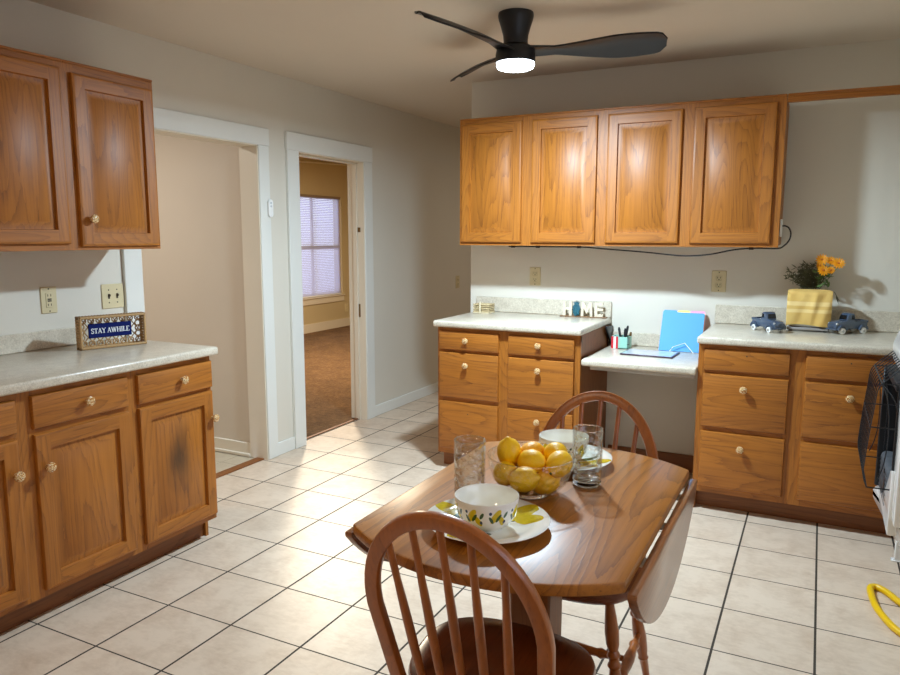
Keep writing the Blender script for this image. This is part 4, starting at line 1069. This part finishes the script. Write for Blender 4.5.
# cord under the back wall cabinets and the small white box it loops to
CY = 4.16
cp = [(1.36, CY, 1.350), (1.38, CY, 1.350), (1.60, CY, 1.350), (1.817, CY, 1.349), (1.949, CY, 1.340), (2.178, CY, 1.324), (2.327, CY, 1.310), (2.423, CY, 1.306), (2.538, CY, 1.317), (2.653, CY, 1.342), (2.761, CY, 1.351), (2.862, CY, 1.350), (2.893, CY, 1.366), (2.915, CY, 1.395), (2.920, CY, 1.428), (2.910, CY, 1.455), (2.892, CY, 1.466), (2.878, CY, 1.466)]
def smooth(P, k=4):
    P = [Vector(p) for p in P]; out = []
    for i in range(len(P)-1):
        a, b, c_, d = P[max(0, i-1)], P[i], P[i+1], P[min(len(P)-1, i+2)]
        for j in range(k):
            s = j/k; out.append(.5*((2*b)+(c_-a)*s+(2*a-5*b+4*c_-d)*s*s+(3*b-a-3*c_+d)*s**3))
    return out+[P[-1]]
t = thing('power_cord', 'thin black cord sagging below the back wall cabinets', 'cord', (2.1, CY, 1.35))
m = MB(); m.tube(smooth(cp), .0042, 8); m.build('cable', CORDB, t)
for x in (1.385, 1.545, 1.80, 2.735): m = MB(); m.box(x-.012, x+.012, CY-.008, CY+.008, 1.342, 1.356, bev=.002); m.build('cord_clip', BLACK, t)
m = MB(); m.box(2.8665, 2.878, 4.145, 4.185, 1.41, 1.50, bev=.003); tag(m.build('dimmer_box', WPLAS), 'narrow white box fixed to the end of the back wall cabinets', 'switch box')

# ------------------------------------------------------------------ gas heater at the right edge
hx = 3.36; hy0, hy1 = 2.98, 3.60
t = thing('gas_heater', 'white gas space heater with black wire guard at the right picture edge', 'heater', (3.5, 3.3, 0))
# shell: cabinet side profile in x-z swept along y, front opening left between lower pan, hood and near jamb
def sweepy(prof, y0, y1, mb, bev=.006, mat=0): mb.prism(prof, y1-y0, Matrix(((1, 0, 0, 0), (0, 0, -1, y1), (0, 1, 0, 0), (0, 0, 0, 1))), mat=mat, bev=bev)
m = MB()
tt = MB()
sweepy([(3.335, .315), (3.337, .275), (3.385, .185), (3.435, .095), (3.62, .095), (3.62, .38), (3.405, .38), (3.375, .345)], hy0, hy1, tt, .010)
for v_ in tt.bm.verts:                                   # pan narrows towards the near end
    if v_.co.y < 3.3: v_.co.x = 3.62-(3.62-v_.co.x)*.68; v_.co.z += .05*(v_.co.z < .3)
m._merge(tt.bm, 0)
sweepy([(3.392, .855), (3.366, .90), (3.362, .965), (3.380, 1.02), (3.44, 1.05), (3.62, 1.05), (3.62, .855)], hy0, hy1-.02, m, .010)
m.box(3.362, 3.62, hy0, 3.125, .36, .90, bev=.012, seg=2)
gus = [(3.06, .30), (3.57, .30)]+[(3.57-.445*k/10, .335+.20*(k/10)**2.2) for k in range(11)]+[(3.06, .55)]
m.prism(gus, .03, Matrix(((0, 0, 1, 3.352), (1, 0, 0, 0), (0, 1, 0, 0), (0, 0, 0, 1))), bev=.004)
m.box(3.52, 3.62, hy0, hy1, .3, .9)
m.build('shell', WHITEE, t)
m = MB(); m.box(3.338, 3.52, 3.565, 3.585, .335, .86, bev=.004); m.box(3.345, 3.52, 3.125, 3.575, .835, .875, bev=.012, seg=2); m.box(3.50, 3.52, 3.12, 3.58, .33, .86); m.box(3.356, 3.50, 3.121, 3.133, .33, .86); m.build('firebox', plain('firebox_black', lin(20, 22, 28), .5), t)
m = MB(); m.box(3.352, 3.50, 3.24, 3.564, .335, .50, bev=.02, seg=3)
m.build('burner_brick', CERBR, t)
m = MB()
for k in range(7): m.box(3.3505, 3.3525, 3.25, 3.555, .352+.02*k, .3545+.02*k)
m.box(3.3495, 3.353, 3.30, 3.33, .40, .445); m.box(3.3495, 3.353, 3.33, 3.35, .462, .48)
m.build('brick_slot', BLACK, t)
for y in (3.02, 3.575):
    m = MB(); m.box(3.437, 3.463, y, y+.028, 0, .10, bev=.003); m.box(3.425, 3.470, y-.004, y+.032, 0, .006, bev=.002); m.box(3.575, 3.60, y, y+.028, 0, .10); m.build('leg', WHITEE, t)
m = MB(); gx = 3.268; 
ys = [3.10+.056*i for i in range(9)]
for y in ys:
    m.tube(smooth([(3.365, y, .935), (3.33, y, .900), (3.300, y, .868), (3.287, y, .840), (3.281, y, .78), (3.270, y, .66), (3.262, y, .54), (3.264, y, .50), (3.276, y, .465)], 3), .0022, 6)
ye0, ye1 = ys[0], ys[-1]
for z, xx, r in ((.868, 3.300, .003), (.700, 3.273, .003), (.465, 3.276, .003)):
    m.tube([(3.39, ye0, z), (xx, ye0, z), (xx, ye1, z), (3.39, ye1, z)], r, 6)
for y in (ye0, ye1):
    m.tube(smooth([(3.300, y, .868), (3.318, y, .82), (3.330, y, .74), (3.332, y, .62), (3.322, y, .54), (3.306, y, .49)], 3), .0022, 6)
    m.tube(smooth([(3.300, y, .868), (3.348, y, .80), (3.36, y, .70), (3.36, y, .50)], 3), .0022, 6)
m.tube([(3.365, ye0, .935), (3.365, ye1, .935)], .003, 6)
m.build('wire_guard', BLACK, t)
m = MB(); hp = [(3.60, 2.98, .013), (3.50, 3.03, .013), (3.423, 3.134, .013), (3.385, 3.205, .013), (3.352, 3.238, .013), (3.330, 3.225, .013), (3.327, 3.17, .013), (3.338, 3.06, .013), (3.368, 2.955, .013), (3.403, 2.885, .013), (3.47, 2.82, .013), (3.58, 2.80, .013), (3.69, 2.84, .013)]
Q = smooth(hp, 10)
m.tube(Q, [.0125+(.0009 if i % 2 else 0) for i in range(len(Q))], 12); tag(m.build('gas_hose', HOSE), 'yellow coated gas hose looped on the tile floor', 'hose')

# ceiling lamp of the room, behind the viewer, and added fill lamps for the side rooms and passage
def lamp(name, label, x, y, z, r, power, col):
    t = thing(name, label, 'ceiling light', (x, y, z))
    m = MB(); m.lathe([(0, 0), (r*.9, 0), (r*.9, -.02), (0, -.02)], 32, c=(x, y, z)); m.build('base', WPLAS, t)
    m = MB(); m.lathe([(r*.88, -.02), (r, -.03), (r*.9, -.06), (r*.6, -.078), (0, -.085)], 32, c=(x, y, z)); m.build('shade', emit(name+'_shade', col+(1,), 2), t)
    l = bpy.data.lights.new(name, 'AREA'); l.shape = 'DISK'; l.size = r*1.8; l.energy = power; l.color = col
    o = bpy.data.objects.new(name+'_light', l); COL.objects.link(o); o.location = (x, y, z-.09)
lamp('ceiling_lamp', 'round white ceiling lamp at the viewer end of the kitchen', 1.7, -.35, ZC, .16, 10, (1, .80, .58))
lamp('hall_fill_lamp', 'added unseen fill lamp on the side hall ceiling', -1.1, 2.3, ZC, .14, 19, (1, .95, .88))  # added out of view to brighten the hall wall
lamp('passage_fill_lamp', 'added unseen fill lamp in the passage behind the back wall', 1.7, 6.4, ZC, .14, 9, (1, .88, .74))  # invented source hidden behind the partition, lifts the dark passage wall
lamp('room_fill_lamp', 'added unseen fill lamp on the carpeted room ceiling', -1.6, 6.3, 2.52, .16, 125, (1, .86, .64))  # unseen extra light that warms the carpeted room
l = bpy.data.lights.new('fan_led', 'AREA'); l.shape = 'DISK'; l.size = .15; l.energy = 70; l.color = (.66, .855, 1)
o = bpy.data.objects.new('fan_led_light', l); COL.objects.link(o); o.location = (FX, FY, ZC-.2435)

# ------------------------------------------------------------------ world, camera
w = bpy.data.worlds.new('daylight'); S.world = w; w.use_nodes = True
bg = w.node_tree.nodes['Background']; bg.inputs[0].default_value = (.72, .80, 1, 1); bg.inputs[1].default_value = 2.4
cam = bpy.data.cameras.new('camera'); co = bpy.data.objects.new('camera', cam); COL.objects.link(co)
cam.sensor_width = 36; cam.lens = 36*725.84/900; cam.clip_start = .05
yaw, pitch, roll = .4698, .1393, .0010
fw = Vector((-math.sin(yaw), math.cos(yaw), 0)); rt = Vector((math.cos(yaw), math.sin(yaw), 0)); up = Vector((0, 0, 1))
f2 = fw*math.cos(pitch)-up*math.sin(pitch); u2 = up*math.cos(pitch)+fw*math.sin(pitch)
r2 = rt*math.cos(roll)+u2*math.sin(roll); u3 = -rt*math.sin(roll)+u2*math.cos(roll)
co.matrix_world = Matrix(((r2.x, u3.x, -f2.x, 3.065), (r2.y, u3.y, -f2.y, 0), (r2.z, u3.z, -f2.z, 1.4141), (0, 0, 0, 1)))
S.camera = co
S.view_settings.view_transform = 'Standard'; S.view_settings.look = 'None'; S.view_settings.gamma = 1; S.view_settings.use_curve_mapping = False
S.view_settings.exposure = .28
try:
    S.cycles.use_denoising = True; S.cycles.max_bounces = 10; S.cycles.diffuse_bounces = 5; S.cycles.transparent_max_bounces = 16; S.cycles.sample_clamp_indirect = 6
    S.cycles.caustics_refractive = False; S.cycles.caustics_reflective = False
except Exception: pass
